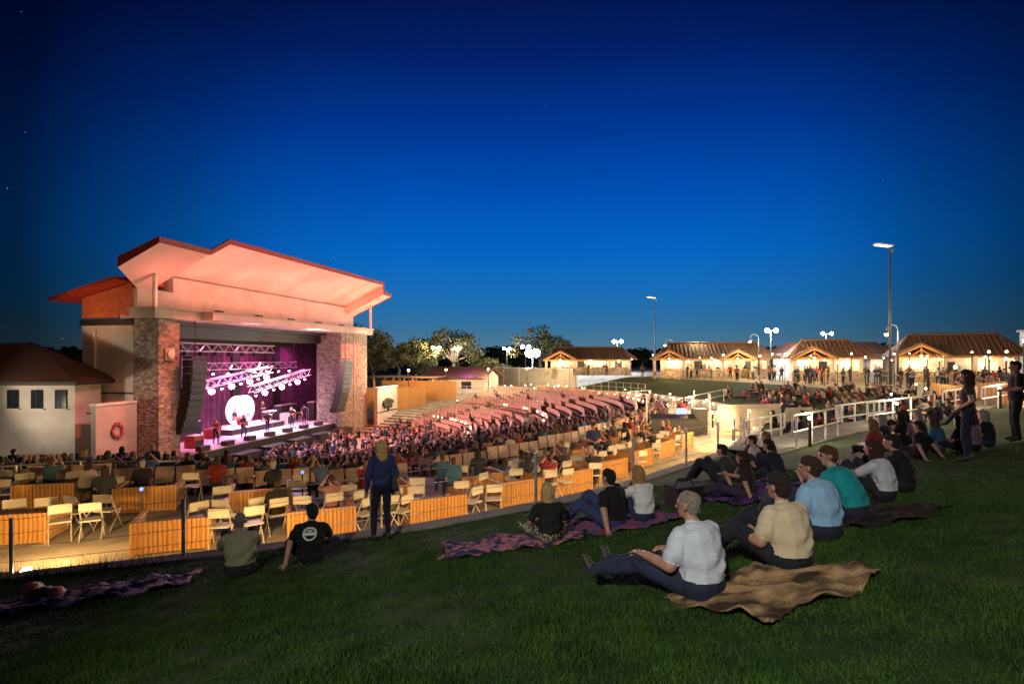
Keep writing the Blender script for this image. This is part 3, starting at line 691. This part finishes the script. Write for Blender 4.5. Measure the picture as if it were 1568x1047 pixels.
# ------------------------------------------------------------ lawn & plaza crowd
lc=empty('lawn_audience')
RAILS=(((8.3,16.6),(11.0,19.2)),((13.3,20.9),(15.9,21.7)),((19.8,23.8),(22.8,25.4)))
PATH=[(6.6,15.9),(7.8,17.0),(9.1,18.3),(10.4,19.5),(11.6,20.5),(12.9,21.4),(14.4,22.2),(16.0,22.9),(17.8,23.8),(19.6,24.9),(21.6,26.0),(24,27.2)]
cnt=0
while cnt<135:
    y=random.uniform(11,52); x=random.uniform(4.5,.86*y)
    ph,r=polar(x,y); Re=np.interp(ph,EP,ER)
    if r<Re+.8 or (r>Re+10.5 and ph>-28) : continue
    if y<14 and x>11 and random.random()<.4: continue
    if any((x-a)**2+(y-c)**2<.8 for a,c in((4.75,10.2),(3.75,9.1),(8.25,10.3),(10.9,12.3),(4,10.7))): continue
    if min((x-a)**2+(y-c)**2 for a,c in PATH)<2.0: continue
    if any(abs(x/y-(a[0]+c[0])/(a[1]+c[1]))<.09 and (a[1]-5)<y<a[1] for a,c in RAILS): continue
    f=C-np.array([x,y]); rz=math.atan2(f[1],f[0])-math.pi/2+random.uniform(-.4,.4)
    for k in range(random.choice([1,2,2,3])):
        xx=x+k*.6*random.uniform(.9,1.2); yy=y+k*.35; ph,r=polar(xx,yy)
        if r<np.interp(ph,EP,ER)+.6: continue
        me=random.choice(st_ms) if (random.random()<.04 and yy>16) else random.choice(gr_ms)
        inst(me,'spectator',(xx,yy,Hs(xx,yy)),rz+random.uniform(-.3,.3),random.uniform(.92,1.04),lc); cnt+=1
pc=empty('plaza_crowd')
for i in range(130):
    ph=random.uniform(-30,52); r=np.interp(ph,EP,ER)+random.choice([random.uniform(11,24),random.uniform(14,28)]); p=pol(ph,r)
    if p[0]/p[1]>.92: continue
    inst(random.choice(st_ms),'visitor',(p[0],p[1],Hs(*p)),random.uniform(0,6.28),random.uniform(.92,1.04),pc)
def blanket(name,x,y,w,h,rz,m,amp=.02):
    nx,ny=60,42; vs=[];fs=[]; co,si=math.cos(rz),math.sin(rz); s=random.random()*9
    for j in range(ny+1):
        for i in range(nx+1):
            a=(i/nx-.5)*w;c=(j/ny-.5)*h; a+=.05*math.sin(c*7+s); c+=.05*math.sin(a*6+s)
            X_=x+a*co-c*si; Y_=y+a*si+c*co
            vs.append((X_,Y_,Hs(X_,Y_)+.035+amp*(1+math.sin(a*9+s+2*math.sin(c*5)))+amp*.7*math.sin(c*19+a*8)+amp*.5*math.sin(a*31+c*9+3*math.sin(c*12))))
    for j in range(ny):
        for i in range(nx): k=j*(nx+1)+i; fs.append((k,k+1,k+nx+2,k+nx+1))
    b=MB(); b.add(vs,fs,m); o=b.build(name,smooth=True); md=o.modifiers.new('t','SOLIDIFY'); md.thickness=.012
def bm(name,c1,c2,sc,st_=(1,3,1),dt=2,thr=(.42,.56)): return mat(name,lin(c1),.95,lin(c2),sc,.3,30,kind='noise',thr=thr,stretch=st_,detail=dt)
blanket('picnic_blanket',2.1,4.62,1.5,1.0,.5,bm('tan_blanket',(185,150,110),(60,40,30),3,(1,2.2,1),6,(.4,.62)),.026)
blanket('picnic_blanket',-5.9,7.6,3.0,.9,.22,bm('pink_blanket',(245,190,215),(60,36,95),4,(1,2,1),5),.03)
blanket('picnic_blanket',.0,7.75,1.9,1.0,.1,bm('pattern_blanket',(190,120,135),(40,45,80),9,(1,1,1),5))
blanket('picnic_blanket',1.6,8.3,1.5,1.2,.3,bm('blue_blanket',(80,80,130),(140,60,90),9,(1,1,1),5))
blanket('picnic_blanket',4.2,9.6,2.2,1.5,.4,bm('purple_blanket',(110,60,130),(30,30,70),6,(1,1,1),5))
blanket('picnic_blanket',4.3,6.8,1.4,1.0,.4,bm('brown_blanket',(50,36,30),(22,18,18),4))
b=MB(); 
for q in range(7): b.ball((random.uniform(-.18,.18),random.uniform(-.1,.1),.06+.02*q),.13,M['red_emb'] if q%3==0 else M['dark'],8,.6)
b.build('crumpled_jacket',loc=(-6.25,7.55,Hs(-6.25,7.55)+.03),smooth=True)
b=MB(); b.box((0,0,.17),(.5,.32,.3),M['dark']); b.box((0,0,.335),(.52,.34,.04),M['dark']); b.cyl((-.2,0,.35),(-.12,0,.45),.015,M['dark']); b.cyl((-.12,0,.45),(.12,0,.45),.015,M['dark']); b.cyl((.12,0,.45),(.2,0,.35),.015,M['dark'])
b.build('cooler_bag',loc=(2.75,9.1,Hs(2.75,9.1)),rz=.4)
def hrail(name,p0,p1,h=1.0,r=.034):
    b=MB(); n=3; A0=Vector((p0[0],p0[1],Hs(*p0)));A1=Vector((p1[0],p1[1],Hs(*p1)))
    for i in range(n+1):
        p=A0.lerp(A1,i/n); b.cyl(p-Vector((0,0,.2)),p+Vector((0,0,h)),r,M['white'],n=6)
    for k in(h,h*.52): b.cyl(A0+Vector((0,0,k)),A1+Vector((0,0,k)),r,M['white'],n=6)
    d=(A0-A1).normalized()*.3
    for e,dd in((A0,d),(A1,-d)):
        b.cyl(e+Vector((0,0,h)),e+dd+Vector((0,0,h)),r,M['white'],n=6); b.cyl(e+dd+Vector((0,0,h)),e+dd+Vector((0,0,h*.52)),r,M['white'],n=6); b.cyl(e+dd+Vector((0,0,h*.52)),e+Vector((0,0,h*.52)),r,M['white'],n=6)
    b.build(name)
def path(name,pts,w):
    b=MB(); pr=None
    for i,p in enumerate(pts):
        p=np.array(p,float); d=np.array(pts[min(i+1,len(pts)-1)],float)-np.array(pts[max(i-1,0)],float); d/=np.linalg.norm(d); s_=np.array([-d[1],d[0]])*w/2
        a,c=p+s_,p-s_; z=max(Hs(*a),Hs(*c))+.05; q=[(a[0],a[1],z),(c[0],c[1],z),(a[0],a[1],z-.4),(c[0],c[1],z-.4)]
        if pr: b.add(pr+q,[(0,1,5,4),(0,4,6,2),(1,3,7,5)],M['conc'])
        pr=q
    b.build(name)
path('concrete_path',PATH,1.4)
for a,c in RAILS:
    hrail('handrail',a,c)
    d=np.array(c)-np.array(a); nn=np.array([-d[1],d[0]])/np.linalg.norm(d)*1.5; hrail('handrail',tuple(np.array(a)+nn+d*.05),tuple(np.array(c)+nn-d*.25))
for a,c in(((11,33),(14.5,35.5)),((12.3,43),(17.5,47)),((9.5,52),(13.5,56))): hrail('handrail',a,c)
pl_=empty('path_lights'); b=MB()
for x,y,e in((8.9,17.0,120),(14.2,21.0,120),(20.6,24.0,120),(10.5,27,100),(12,34,150),(14,44,180),(20,30,90),(24,33,90),(27,38,100)):
    z=Hs(x,y); b.cyl((x,y,z),(x,y,z+.8),.05,M['dark']); b.ball((x,y,z+.85),.06,M['glow_w'],6); light('path_light','POINT',(x,y,z+1.1),e,(1,.84,.55),size=.1,par=pl_)
b.build('bollards',pl_)
b=MB(); d=np.array([-.96,-.28]); sd=np.array([.28,-.96]); st0=np.array([15.6,32.0])
for i in range(8):
    q=st0+d*i*.45; b.box((q[0],q[1],-3.15-.15*i-.5),(.46,2.2,1.0),M['conc'],math.atan2(d[1],d[0]))
for s_ in(-1,1):
    q=st0+d*1.6+sd*s_*1.25; b.box((q[0],q[1],-3.5),(4.2,.25,1.5),M['cream'],math.atan2(d[1],d[0]))
b.build('concrete_stairs')
light('stair_light','POINT',(11.2,28.6,-2.6),260,(1,.66,.3),size=.1,par=pl_)
pts=[]
for ph in np.arange(-29,-2,1.2):
    p=pol(ph,np.interp(ph,EP,ER)+10.3); pts.append((p[0],p[1],Hs(*p)))
b=MB()
for i,p in enumerate(pts):
    if i:
        q=pts[i-1]
        for k in(1.0,.15): b.cyl((q[0],q[1],q[2]+k),(p[0],p[1],p[2]+k),.03,M['wood'],n=4,cap=False)
        for j in range(6):
            x=q[0]+(p[0]-q[0])*j/6;y=q[1]+(p[1]-q[1])*j/6; z=Hs(x,y); b.box((x,y,z+.55),(.07,.05,1.1),M['wood'])
b.build('picket_fence')
# ------------------------------------------------------------ concession buildings
M['menu']=mat('lit_menu_board',(.8,.7,.5),.5,(.5,.3,.2),6,emit=(1,.8,.5),es=.8)
M['woodlit']=mat('stained_timber',(.55,.27,.08),.6,(.4,.19,.06),5)
def concession(x,y,rz,Ln,D,eave,ridge,porches):
    z0=-2.7; e=empty('concession_building',(x,y,z0),rz)
    b=MB(); wall=M['cream']
    b.box((0,D/2,eave/2),(Ln-.8,.2,eave),wall)
    for sx in(-1,1): b.box((sx*(Ln/2-.5),D/4,eave/2),(.2,D/2-.1,eave),wall)
    b.box((0,0.2,.55),(Ln-1.4,.5,1.1),M['stone']); b.box((0,.2,1.13),(Ln-1.2,.7,.06),M['wood'])
    n=max(3,int(Ln/3))
    for i in range(n+1):
        cx=-Ln/2+.5+i*(Ln-1)/n; b.box((cx,-.1,eave/2),(.38,.38,eave),wall); b.box((cx,-.1,.5),(.5,.5,1.0),M['stone'])
        if i<n and i%2==0: b.box((cx+(Ln-1)/n/2,D/2-.14,1.7),((Ln-1)/n*.6,.06,.8),M['menu'])
        if i<n and i%2==1: b.box((cx+(Ln-1)/n/2,D/2-.14,1.1),(1.0,.06,2.1),M['dark']); b.box((cx+(Ln-1)/n/2+1.2,D/2-.5,.9),(.7,.6,1.8),M['metal'])
    b.box((0,-.1,eave-.12),(Ln-.4,.3,.24),M['wood'])
    b.build('walls',e)
    for i in range(int(Ln/2)): 
        o=inst(random.choice(st_ms),'vendor',(random.uniform(-Ln/2+1,Ln/2-1),random.choice([.9,-1.0,-1.6]),0),random.uniform(0,6.2),1,e)
    b=MB(); ov=.9; t=.14
    for sy in(-1,1):
        ye=D/4+sy*(D/2+ov) ; ym=D/4
        p=[(-Ln/2-.5,ye,eave-.05),(Ln/2+.5,ye,eave-.05),(Ln/2-1.4,ym,ridge),(-Ln/2+1.4,ym,ridge)]
        b.hexa(p,[(a,c,d+t) for a,c,d in p],M['tile2'])
    for sx in(-1,1):
        p=[(sx*(Ln/2+.5),D/4-(D/2+ov),eave),(sx*(Ln/2+.5),D/4+(D/2+ov),eave),(sx*(Ln/2-1.4),D/4,ridge)]; b.add(p,[(0,1,2)],M['tile2'])
    for k in range(int(Ln/.45)):
        xx=-Ln/2+.1+k*.45; b.cyl((xx,D/4-(D/2+ov),eave+.12),(max(-Ln/2+1.4,min(Ln/2-1.4,xx)),D/4,ridge+.16),.05,M['tile2'],n=5)
    b.cyl((-Ln/2+1.4,D/4,ridge+.15),(Ln/2-1.4,D/4,ridge+.15),.14,M['tile2']); b.build('roof',e)
    b=MB()
    for px,w in porches:
        yf=-2.6; hr=eave+w*.28
        for s_ in(-1,1):
            p=[(px,yf-.5,hr),(px+s_*(w/2+.5),yf-.5,eave-.15),(px+s_*(w/2+.5),.8,eave-.15),(px,.8,hr)]
            b.hexa(p,[(a,c,d+.16) for a,c,d in p],M['tile2'])
            b.cyl((px,yf-.4,hr-.1),(px+s_*(w/2+.4),yf-.4,eave-.22),.11,M['woodlit'],n=4); b.box((px+s_*w/2,yf,eave/2),(.32,.32,eave),wall); b.box((px+s_*w/2,yf,.5),(.5,.5,1),M['stone'])
            b.cyl((px+s_*w*.22,yf-.35,eave-.05),(px,yf-.35,hr-.5),.07,M['woodlit'],n=4)
        b.cyl((px-w/2,yf-.3,eave-.15),(px+w/2,yf-.3,eave-.15),.12,M['woodlit'],n=4); b.cyl((px,yf-.35,eave-.1),(px,yf-.35,hr-.1),.08,M['woodlit'],n=4)
    b.build('gable_porch',e)
    k=max(2,int(Ln/4)); b=MB()
    for i in range(k):
        lx=-Ln/2+Ln*(i+.5)/k; light('ceiling_light','POINT',(lx,D/4-.2,eave-.35),280,(1,.78,.45),size=.15,par=e); light('eave_light','POINT',(lx,-1.5,eave-.5),120,(1,.70,.36),size=.15,par=e)
        b.ball((lx,-.6,eave-.25),.12,M['glow_w'],6)
    for px,w in porches: light('porch_light','POINT',(px,-1.6,eave-.3),300,(1,.55,.18),size=.15,par=e); b.ball((px,-2.9,eave-.05),.12,M['glow_w'],6); light('porch_front_light','POINT',(px,-5.0,eave+.2),170,(1,.6,.22),size=.15,par=e)
    b.build('lamps',e)
concession(11.3,82,-.12,12,5,2.3,3.9,[(-4.2,4)])
concession(25.2,71,-.2,13.5,5.5,2.5,4.3,[(-5.6,3.4),(2.3,3.4)])
concession(34.6,62.5,-.3,7.5,5,2.6,4.4,[(-1.8,3.6)])
concession(45.6,58.5,-.45,10.5,5.5,2.8,4.9,[(-3.4,4)])
b=MB(); b.box((46,82,-1.1),(14,6,3.2),M['cream']); b.hexa([(38,78,.5),(54,78,.5),(54,86,.5),(38,86,.5)],[(40,81.8,2.1),(52,81.8,2.1),(52,82.2,2.1),(40,82.2,2.1)],M['tile']); 
for i in range(4): b.box((41+i*3.2,78.9,-1.2),(1.6,.1,1.6),M['menu'])
b.build('plaza_building')
b=MB(); b.box((62,62,-.2),(8,6,6),M['cream']); b.box((62,62,2.9),(8.4,6.4,.25),M['conc']); b.box((58.9,58.95,.4),(.9,.1,1.4),M['win']); b.build('corner_tower')
M['glow_dim']=mat('lamp_lens',(1,1,.9),.5,emit=(1,.9,.75),es=2)
M['head']=mat('lamp_head_paint',(.75,.7,.62),.5)
def pole(name,x,y,h,style='flat',on=None,e=0,col=(1,.9,.7),z=None,r=.3):
    z=Hs(x,y) if z is None else z; E=empty(name,(x,y,z)); b=MB()
    b.cyl((0,0,-.2),(0,0,h),.10,M['dark'],r2=.06,n=8); b.cyl((0,0,0),(0,0,.5),.22,M['conc'],n=10)
    if style=='flat':
        b.box((-.1,0,h+.05),(.7,.1,.08),M['dark']); b.box((-.55,0,h+.12),(1.3,.6,.1),M['head'],rot=Matrix.Rotation(.12,3,'Y')); b.box((.1,0,h-.3),(.12,.3,.25),M['metal']); b.box((-.55,0,h+.05),(1.1,.5,.03),M['glow_dim'],rot=Matrix.Rotation(.12,3,'Y'))
    elif style=='twin':
        b.box((0,0,h),(1.3,.08,.08),M['dark'])
        for s_ in(-.6,.6): b.box((s_,-.1,h+.05),(.5,.3,.3),M['dark']); b.ball((s_,-.3,h+.02),r,M[on or 'glow_c'],8)
    elif style=='goose':
        pr=(0,0,h)
        for i in range(1,9):
            a=math.pi*i/8; q=(-.5+.5*math.cos(a),0,h+.5*math.sin(a)); b.cyl(pr,q,.04,M['dark'],n=6); pr=q
        b.cyl((-1,0,h-.02),(-1,0,h-.3),.05,M['dark'],r2=.33,n=12); b.ball((-1,0,h-.34),.16,M['glow_w'],8)
    b.build('pole_and_head',E)
    if e: light('lamp','POINT',(-.3,-.9,h-.35),e,col,size=.25,par=E)
pole('added_lamp_pole',29.9,45,11.4); pole('added_lamp_pole',21.9,87,11.7)
pole('floodlight_pole',3.6,100,5.0,'twin','glow_c',36000,(.8,.92,1),z=-4.4,r=.75)
pole('floodlight_pole',2.6,108,6.2,'twin','glow_c',z=-4.4,r=.35)
pole('floodlight_pole',35,77,6.2,'twin','glow_c',7000,(.95,.95,1))
pole('floodlight_pole',17.6,95,5.2,'twin','glow_c',5000,(.95,.95,1))
pole('floodlight_pole',42.5,77,5.8,'twin','glow_c',3500,(1,.95,.9),r=.22); pole('floodlight_pole',-1,115,6,'twin','glow_c',5000,z=-4.4,r=.25); pole('floodlight_pole',-13.3,100,6,'twin','glow_w',6000,(1,.8,.4),z=-4.4,r=.25);pole('floodlight_pole',-10.5,110,6,'twin','glow_c',3500,z=-4.4,r=.2)
pole('gooseneck_lamp',28.6,66,4.8,'goose',e=900); pole('gooseneck_lamp',33.9,50,5.0,'goose',e=700); pole('gooseneck_lamp',22,78,4.6,'goose',e=600)
b=MB()
for ph in np.arange(-28,55,2.2):
    for off in(12,17,24):
        if random.random()<.5:
            p=pol(ph,np.interp(ph,EP,ER)+off); z=Hs(*p); hh=random.uniform(2,3); b.ball((p[0],p[1],z+hh),random.uniform(.05,.12),M['glow_w'],6); b.cyl((p[0],p[1],z),(p[0],p[1],z+hh),.03,M['dark'],n=4)
pf=empty('plaza_lights'); b.build('bulbs',pf)
for ph in(-24,-14,-4,8,20,32,44):
    p=pol(ph,np.interp(ph,EP,ER)+15); light('plaza_light','POINT',(p[0],p[1],2.6),1500,(1,.74,.40),size=.3,par=pf)
# ------------------------------------------------------------ mid-distance structures
def wallseg(name,p0,p1,z0,z1,th,m,planks=False):
    b=MB(); p0=np.array(p0,float);p1=np.array(p1,float); d=p1-p0; Ln=np.linalg.norm(d); rz=math.atan2(d[1],d[0]); c=(p0+p1)/2
    if planks:
        n=int(Ln/.3)
        for i in range(n):
            q=p0+d*(i+.5)/n; b.box((q[0],q[1],(z0+z1)/2),(.27,th,z1-z0),m,rz)
        b.box((c[0],c[1],z1+.04),(Ln,th*2,.08),m,rz)
    else:
        b.box((c[0],c[1],(z0+z1)/2),(Ln,th,z1-z0),m,rz); b.box((c[0],c[1],z1+.05),(Ln+.1,th*1.5,.1),M['white'],rz)
        for i in range(int(Ln/3)+1):
            q=p0+d*i*3/Ln; b.box((q[0],q[1],(z0+z1)/2+.05),(.5,th+.2,z1-z0+.25),m,rz)
    b.build(name)
wallseg('stucco_retaining_wall',(-6,92),(9,80),-4.6,-1.8,.4,M['cream'])
wallseg('wooden_fence',(-16,70),(-6.6,68),-5.6,-3.0,.08,M['wood'],planks=True)
wallseg('wooden_fence',(-18,64),(-10,66),-6,-3.6,.08,M['wood'],planks=True)
b=MB(); b.box((0,0,1.2),(8,5,2.4),M['cream']); 
for s_ in(-1,1):
    p=[(-4.5,s_*3.1,2.2),(4.5,s_*3.1,2.2),(4.5,0,3.6),(-4.5,0,3.6)]; b.hexa(p,[(a,c,d+.15) for a,c,d in p],M['tile'])
b.add([(-4,-2.5,2.4),(-4,2.5,2.4),(-4,0,3.4)],[(0,1,2)],M['cream']); b.add([(4,-2.5,2.4),(4,2.5,2.4),(4,0,3.4)],[(0,2,1)],M['cream']); b.box((-1.5,-2.52,1.05),(1,.06,2.1),M['wood']); b.box((1.5,-2.52,1.4),(1.4,.06,.9),M['win'])
b.build('storage_building',loc=(-6.5,77,-5.1),rz=-.35)
b=MB(); b.box((0,0,2.6),(9,4,.18),M['tile2']); 
for sx in(-4,-1.3,1.3,4):
    for sy in(-1.7,1.7): b.box((sx,sy,1.3),(.2,.2,2.6),M['wood'])
b.build('pergola',loc=(-13.5,74,-5.2),rz=-.2)
pts=[]
for ph in np.arange(40,84,2.2):
    p=edge(ph,-9); pts.append((p[0],p[1],Hs(*p)+.1))
railing('metal_railing',pts,1.05,(1.,.7,.4),.03)
bl=empty('yard_lights')
for x,y,e,c in((-8,69,1500,(1,.75,.42)),(-12,66,800,(1,.5,.15)),(-3,72,2100,(1,.78,.45)),(2,76,2000,(1,.78,.45)),(-11,70,600,(1,.6,.3)),(-6,73.5,350,(.6,.2,1)),(-12,60.5,1100,(1,.74,.44)),(-4,64,1500,(1,.74,.44))): light('yard_light','POINT',(x,y,-1.6),e,c,size=.2,par=bl)
b=MB()
for x,y in((-8,69),(-3,72),(2,76),(-12,66)): b.cyl((x,y,-5.2),(x,y,-1.7),.05,M['dark'],n=6); b.ball((x,y,-1.6),.13,M['glow_w'],6)
b.build('yard_lamp_posts',bl)
# ------------------------------------------------------------ left annex
e=empty('stucco_annex_building')
b=MB(); x0,x1,y0,y1=-38,-24.2,31.5,33.5
b.box(((x0+x1)/2,(y0+y1)/2,-4.6),(x1-x0,y1-y0,6.4),M['cream'])
for i in range(7):
    xx=-24.95-i*1.32; b.box((xx,y0-.03,-2.35),(.62,.1,1.0),M['win']); b.box((xx,y0-.07,-2.9),(.8,.14,.08),M['cream']); b.box((xx,y0-.09,-2.35),(.04,.03,1.0),M['dark'])
b.box((-26.0,y0-.06,-6.5),(2.6,.12,2.2),M['wood'])
for i in range(9): b.box((-27.2+i*.3,y0-.14,-6.5),(.04,.05,2.2),M['dark'])
b.build('walls',e)
b=MB(); ez=-1.35
q=[(x0-1,y0-.9,ez),(x1+.7,y0-.9,ez),(x1+.7,y1+.6,ez),(x0-1,y1+.6,ez)]
b.add(q+[(x0+3,y0+1.0,.75),(x1-3.0,y0+1.0,.75)],[(0,1,5,4),(1,2,5),(2,3,4,5),(3,0,4)],M['tile'])
b.hexa([(a,c,d-.2) for a,c,d in q],[(a,c,d-.01) for a,c,d in q],M['dark']); b.build('roof',e)
light('annex_fill','POINT',(-26.5,28,-5.0),110,(1,.88,.7),size=.2,par=e)  # added point light to lift the annex wall, no lamp stands there
b=MB(); b.box((-22.9,31.2,-4.4),(.08,.08,2.6),M['glow_blue']); b.cyl((-22.9,31.2,-7.8),(-22.9,31.2,-3),.06,M['dark']); b.box((-22.9,31.25,-3.1),(.9,.1,.12),M['dark']); b.build('blue_light_column')
wallseg('wooden_fence',(-25.5,29),(-22.5,30.2),-8,-6.4,.08,M['wood'],planks=True)
# ------------------------------------------------------------ trees
def tree_mesh(name,h,cr,nclump,nleaf,ls,mleaf,seed):
    rg=np.random.default_rng(seed); b=MB(); b.cyl((0,0,-.5),(0,0,h*.35),h*.045,M['bark'],r2=h*.03,n=8)
    cl=[]
    for i in range(nclump):
        a=rg.random()*6.28; q=cr*math.sqrt(rg.random())*1.0; zz=h*(.42+.5*rg.random()*(1-.5*(q/cr)**2)); c=Vector((q*math.cos(a),q*math.sin(a),zz)); cl.append(c)
        if i%2==0:
            mid=Vector((c.x*.45,c.y*.45,h*.35+(c.z-h*.35)*.55)); b.cyl((0,0,h*.33),mid,h*.02,M['bark'],r2=h*.012,n=5); b.cyl(mid,c,h*.012,M['bark'],r2=h*.004,n=4)
    vs=[];fs=[]
    for c in cl:
        R_=cr*(.2+.16*rg.random())
        for k in range(nleaf):
            d=rg.normal(size=3); d/=np.linalg.norm(d); p=np.array(c)+d*R_*rg.random()**.45*np.array([1,1,.7]); u=rg.normal(size=3);u/=np.linalg.norm(u); w=np.cross(u,rg.normal(size=3)); w/=np.linalg.norm(w); s=ls*(.6+.8*rg.random()); n0=len(vs)
            vs+=[tuple(p-u*s),tuple(p+w*s*.5),tuple(p+u*s),tuple(p-w*s*.5)]; fs.append((n0,n0+1,n0+2,n0+3))
    b.add(vs,fs,mleaf); return b.mesh(name)
T=[tree_mesh('oak_a',9,4.6,34,120,.20,M['leaf'],1),tree_mesh('oak_b',8,4.2,26,120,.20,M['leaf'],5),tree_mesh('oak_c',10,5,30,110,.21,M['leaf'],9)]
for i,(x,y,s) in enumerate([(-27,104,1.2),(-21.5,108,1.15),(-17,100,.85),(-11.5,112,1.25),(-8.5,120,.85),(-23,94,.75),(-14.5,92,.5),(-5,118,.65),(5.8,116,1.15),(9,122,.9),(-1.5,112,.5),(-31,110,1.2),(-19,118,1.05)]):
    inst(T[i%3],'oak_tree',(x,y,-5.0 if x<3 else -4.4),random.random()*6,s)
Td=tree_mesh('far_trees',6,5,16,60,.5,M['leafd'],12)
dl=empty('distant_tree_line')
for i in range(150):
    a=random.uniform(-50,50); d=random.uniform(150,260); x=d*math.tan(math.radians(a)); 
    if abs(x)>300: continue
    inst(Td,'tree_mass',(x,d,-4.5),random.random()*6,(random.uniform(1.2,2.2),1.5,random.uniform(.7,1.5)),dl)
for x,y,s in((-52,60,.8),(-58,66,1.0),(-48,68,.9),(-55,62,.7),(-63,60,1.)): inst(T[1],'oak_tree',(x,y,-5),random.random()*6,s)
b=MB()
for i in range(240):
    x=-7.6+random.gauss(0,.8); y=9.7; z=Hs(x,y); b.add([(x,y,z),(x+.01,y,z),(x+random.gauss(0,.1),y+random.gauss(0,.1),z+random.uniform(.15,.4))],[(0,1,2)],M['blade'])
b.build('ornamental_grass')
# ------------------------------------------------------------ camera, world, key lights
cam=bpy.data.cameras.new('camera'); co=bpy.data.objects.new('camera',cam); scn.collection.objects.link(co)
co.location=(0,0,0); co.rotation_euler=(math.radians(90),0,0); cam.lens=20; cam.sensor_width=36; cam.shift_y=.0143; cam.clip_end=6000; scn.camera=co
w=bpy.data.worlds.new('World'); scn.world=w; w.use_nodes=True; nt=w.node_tree; nt.nodes.clear()
out=nt.nodes.new('ShaderNodeOutputWorld'); bg=nt.nodes.new('ShaderNodeBackground'); tc=nt.nodes.new('ShaderNodeTexCoord')
nm=nt.nodes.new('ShaderNodeVectorMath'); nm.operation='NORMALIZE'; nt.links.new(tc.outputs['Generated'],nm.inputs[0])
sp=nt.nodes.new('ShaderNodeSeparateXYZ'); nt.links.new(nm.outputs[0],sp.inputs[0])
rp=nt.nodes.new('ShaderNodeValToRGB'); nt.links.new(sp.outputs['Z'],rp.inputs['Fac'])
stops=[(0,(88,124,140)),(.05,(54,114,156)),(.10,(26,110,180)),(.17,(6,102,194)),(.27,(0,80,178)),(.36,(0,57,150)),(.46,(2,35,110)),(.56,(3,18,70)),(.8,(2,8,34))]
cr=rp.color_ramp
for i,(p,c) in enumerate(stops):
    el=cr.elements[i] if i<2 else cr.elements.new(p)
    el.position=p; el.color=(*lin(c),1)
dt=nt.nodes.new('ShaderNodeVectorMath'); dt.operation='DOT_PRODUCT'; nt.links.new(nm.outputs[0],dt.inputs[0])
g=Vector((.05,1,.16)).normalized(); dt.inputs[1].default_value=g
r2=nt.nodes.new('ShaderNodeValToRGB'); nt.links.new(dt.outputs['Value'],r2.inputs['Fac']); c2=r2.color_ramp
for i,(p,v) in enumerate([(.2,.04),(.64,.035),(.73,.11),(.84,.48),(.91,.85),(.97,1)]):
    el=c2.elements[i] if i<2 else c2.elements.new(p); el.position=p; el.color=(v,v,v,1)
mx=nt.nodes.new('ShaderNodeMix'); mx.data_type='RGBA'; mx.blend_type='MULTIPLY'; mx.inputs[0].default_value=1
nt.links.new(rp.outputs['Color'],mx.inputs[6]); nt.links.new(r2.outputs['Color'],mx.inputs[7])
vo=nt.nodes.new('ShaderNodeTexVoronoi'); vo.inputs['Scale'].default_value=34; nt.links.new(nm.outputs[0],vo.inputs['Vector'])
lt=nt.nodes.new('ShaderNodeMath'); lt.operation='LESS_THAN'; lt.inputs[1].default_value=.024; nt.links.new(vo.outputs['Distance'],lt.inputs[0])
sx_=nt.nodes.new('ShaderNodeSeparateColor'); nt.links.new(vo.outputs['Color'],sx_.inputs[0])
pw=nt.nodes.new('ShaderNodeMath'); pw.operation='POWER'; pw.inputs[1].default_value=5; nt.links.new(sx_.outputs[0],pw.inputs[0])
ml=nt.nodes.new('ShaderNodeMath'); ml.operation='MULTIPLY'; nt.links.new(lt.outputs[0],ml.inputs[0]); nt.links.new(pw.outputs[0],ml.inputs[1])
ad=nt.nodes.new('ShaderNodeMix'); ad.data_type='RGBA'; ad.blend_type='ADD'; nt.links.new(ml.outputs[0],ad.inputs[0]); nt.links.new(mx.outputs[2],ad.inputs[6]); ad.inputs[7].default_value=(.22,.28,.38,1)
nt.links.new(ad.outputs[2],bg.inputs['Color']); nt.links.new(bg.outputs[0],out.inputs[0]); bg.inputs[1].default_value=1
pole('added_lamp_pole',-3.5,-7,7.0,z=-1.2)  # unseen pole added behind the camera to go with the lawn spot
light('lawn_fill','SPOT',(-3.5,-6.6,5.8),4800,(1,.95,.82),(2.2,7.8,-2.7),.35,53,1.0)  # added fill from behind the camera for foreground lawn and people
light('dusk_fill','SUN',(0,0,30),.04,(.9,.93,1),(3,10,0),.4)  # no moon here: weak added sun standing in for soft dusk light
print('OBJ',len(bpy.data.objects))
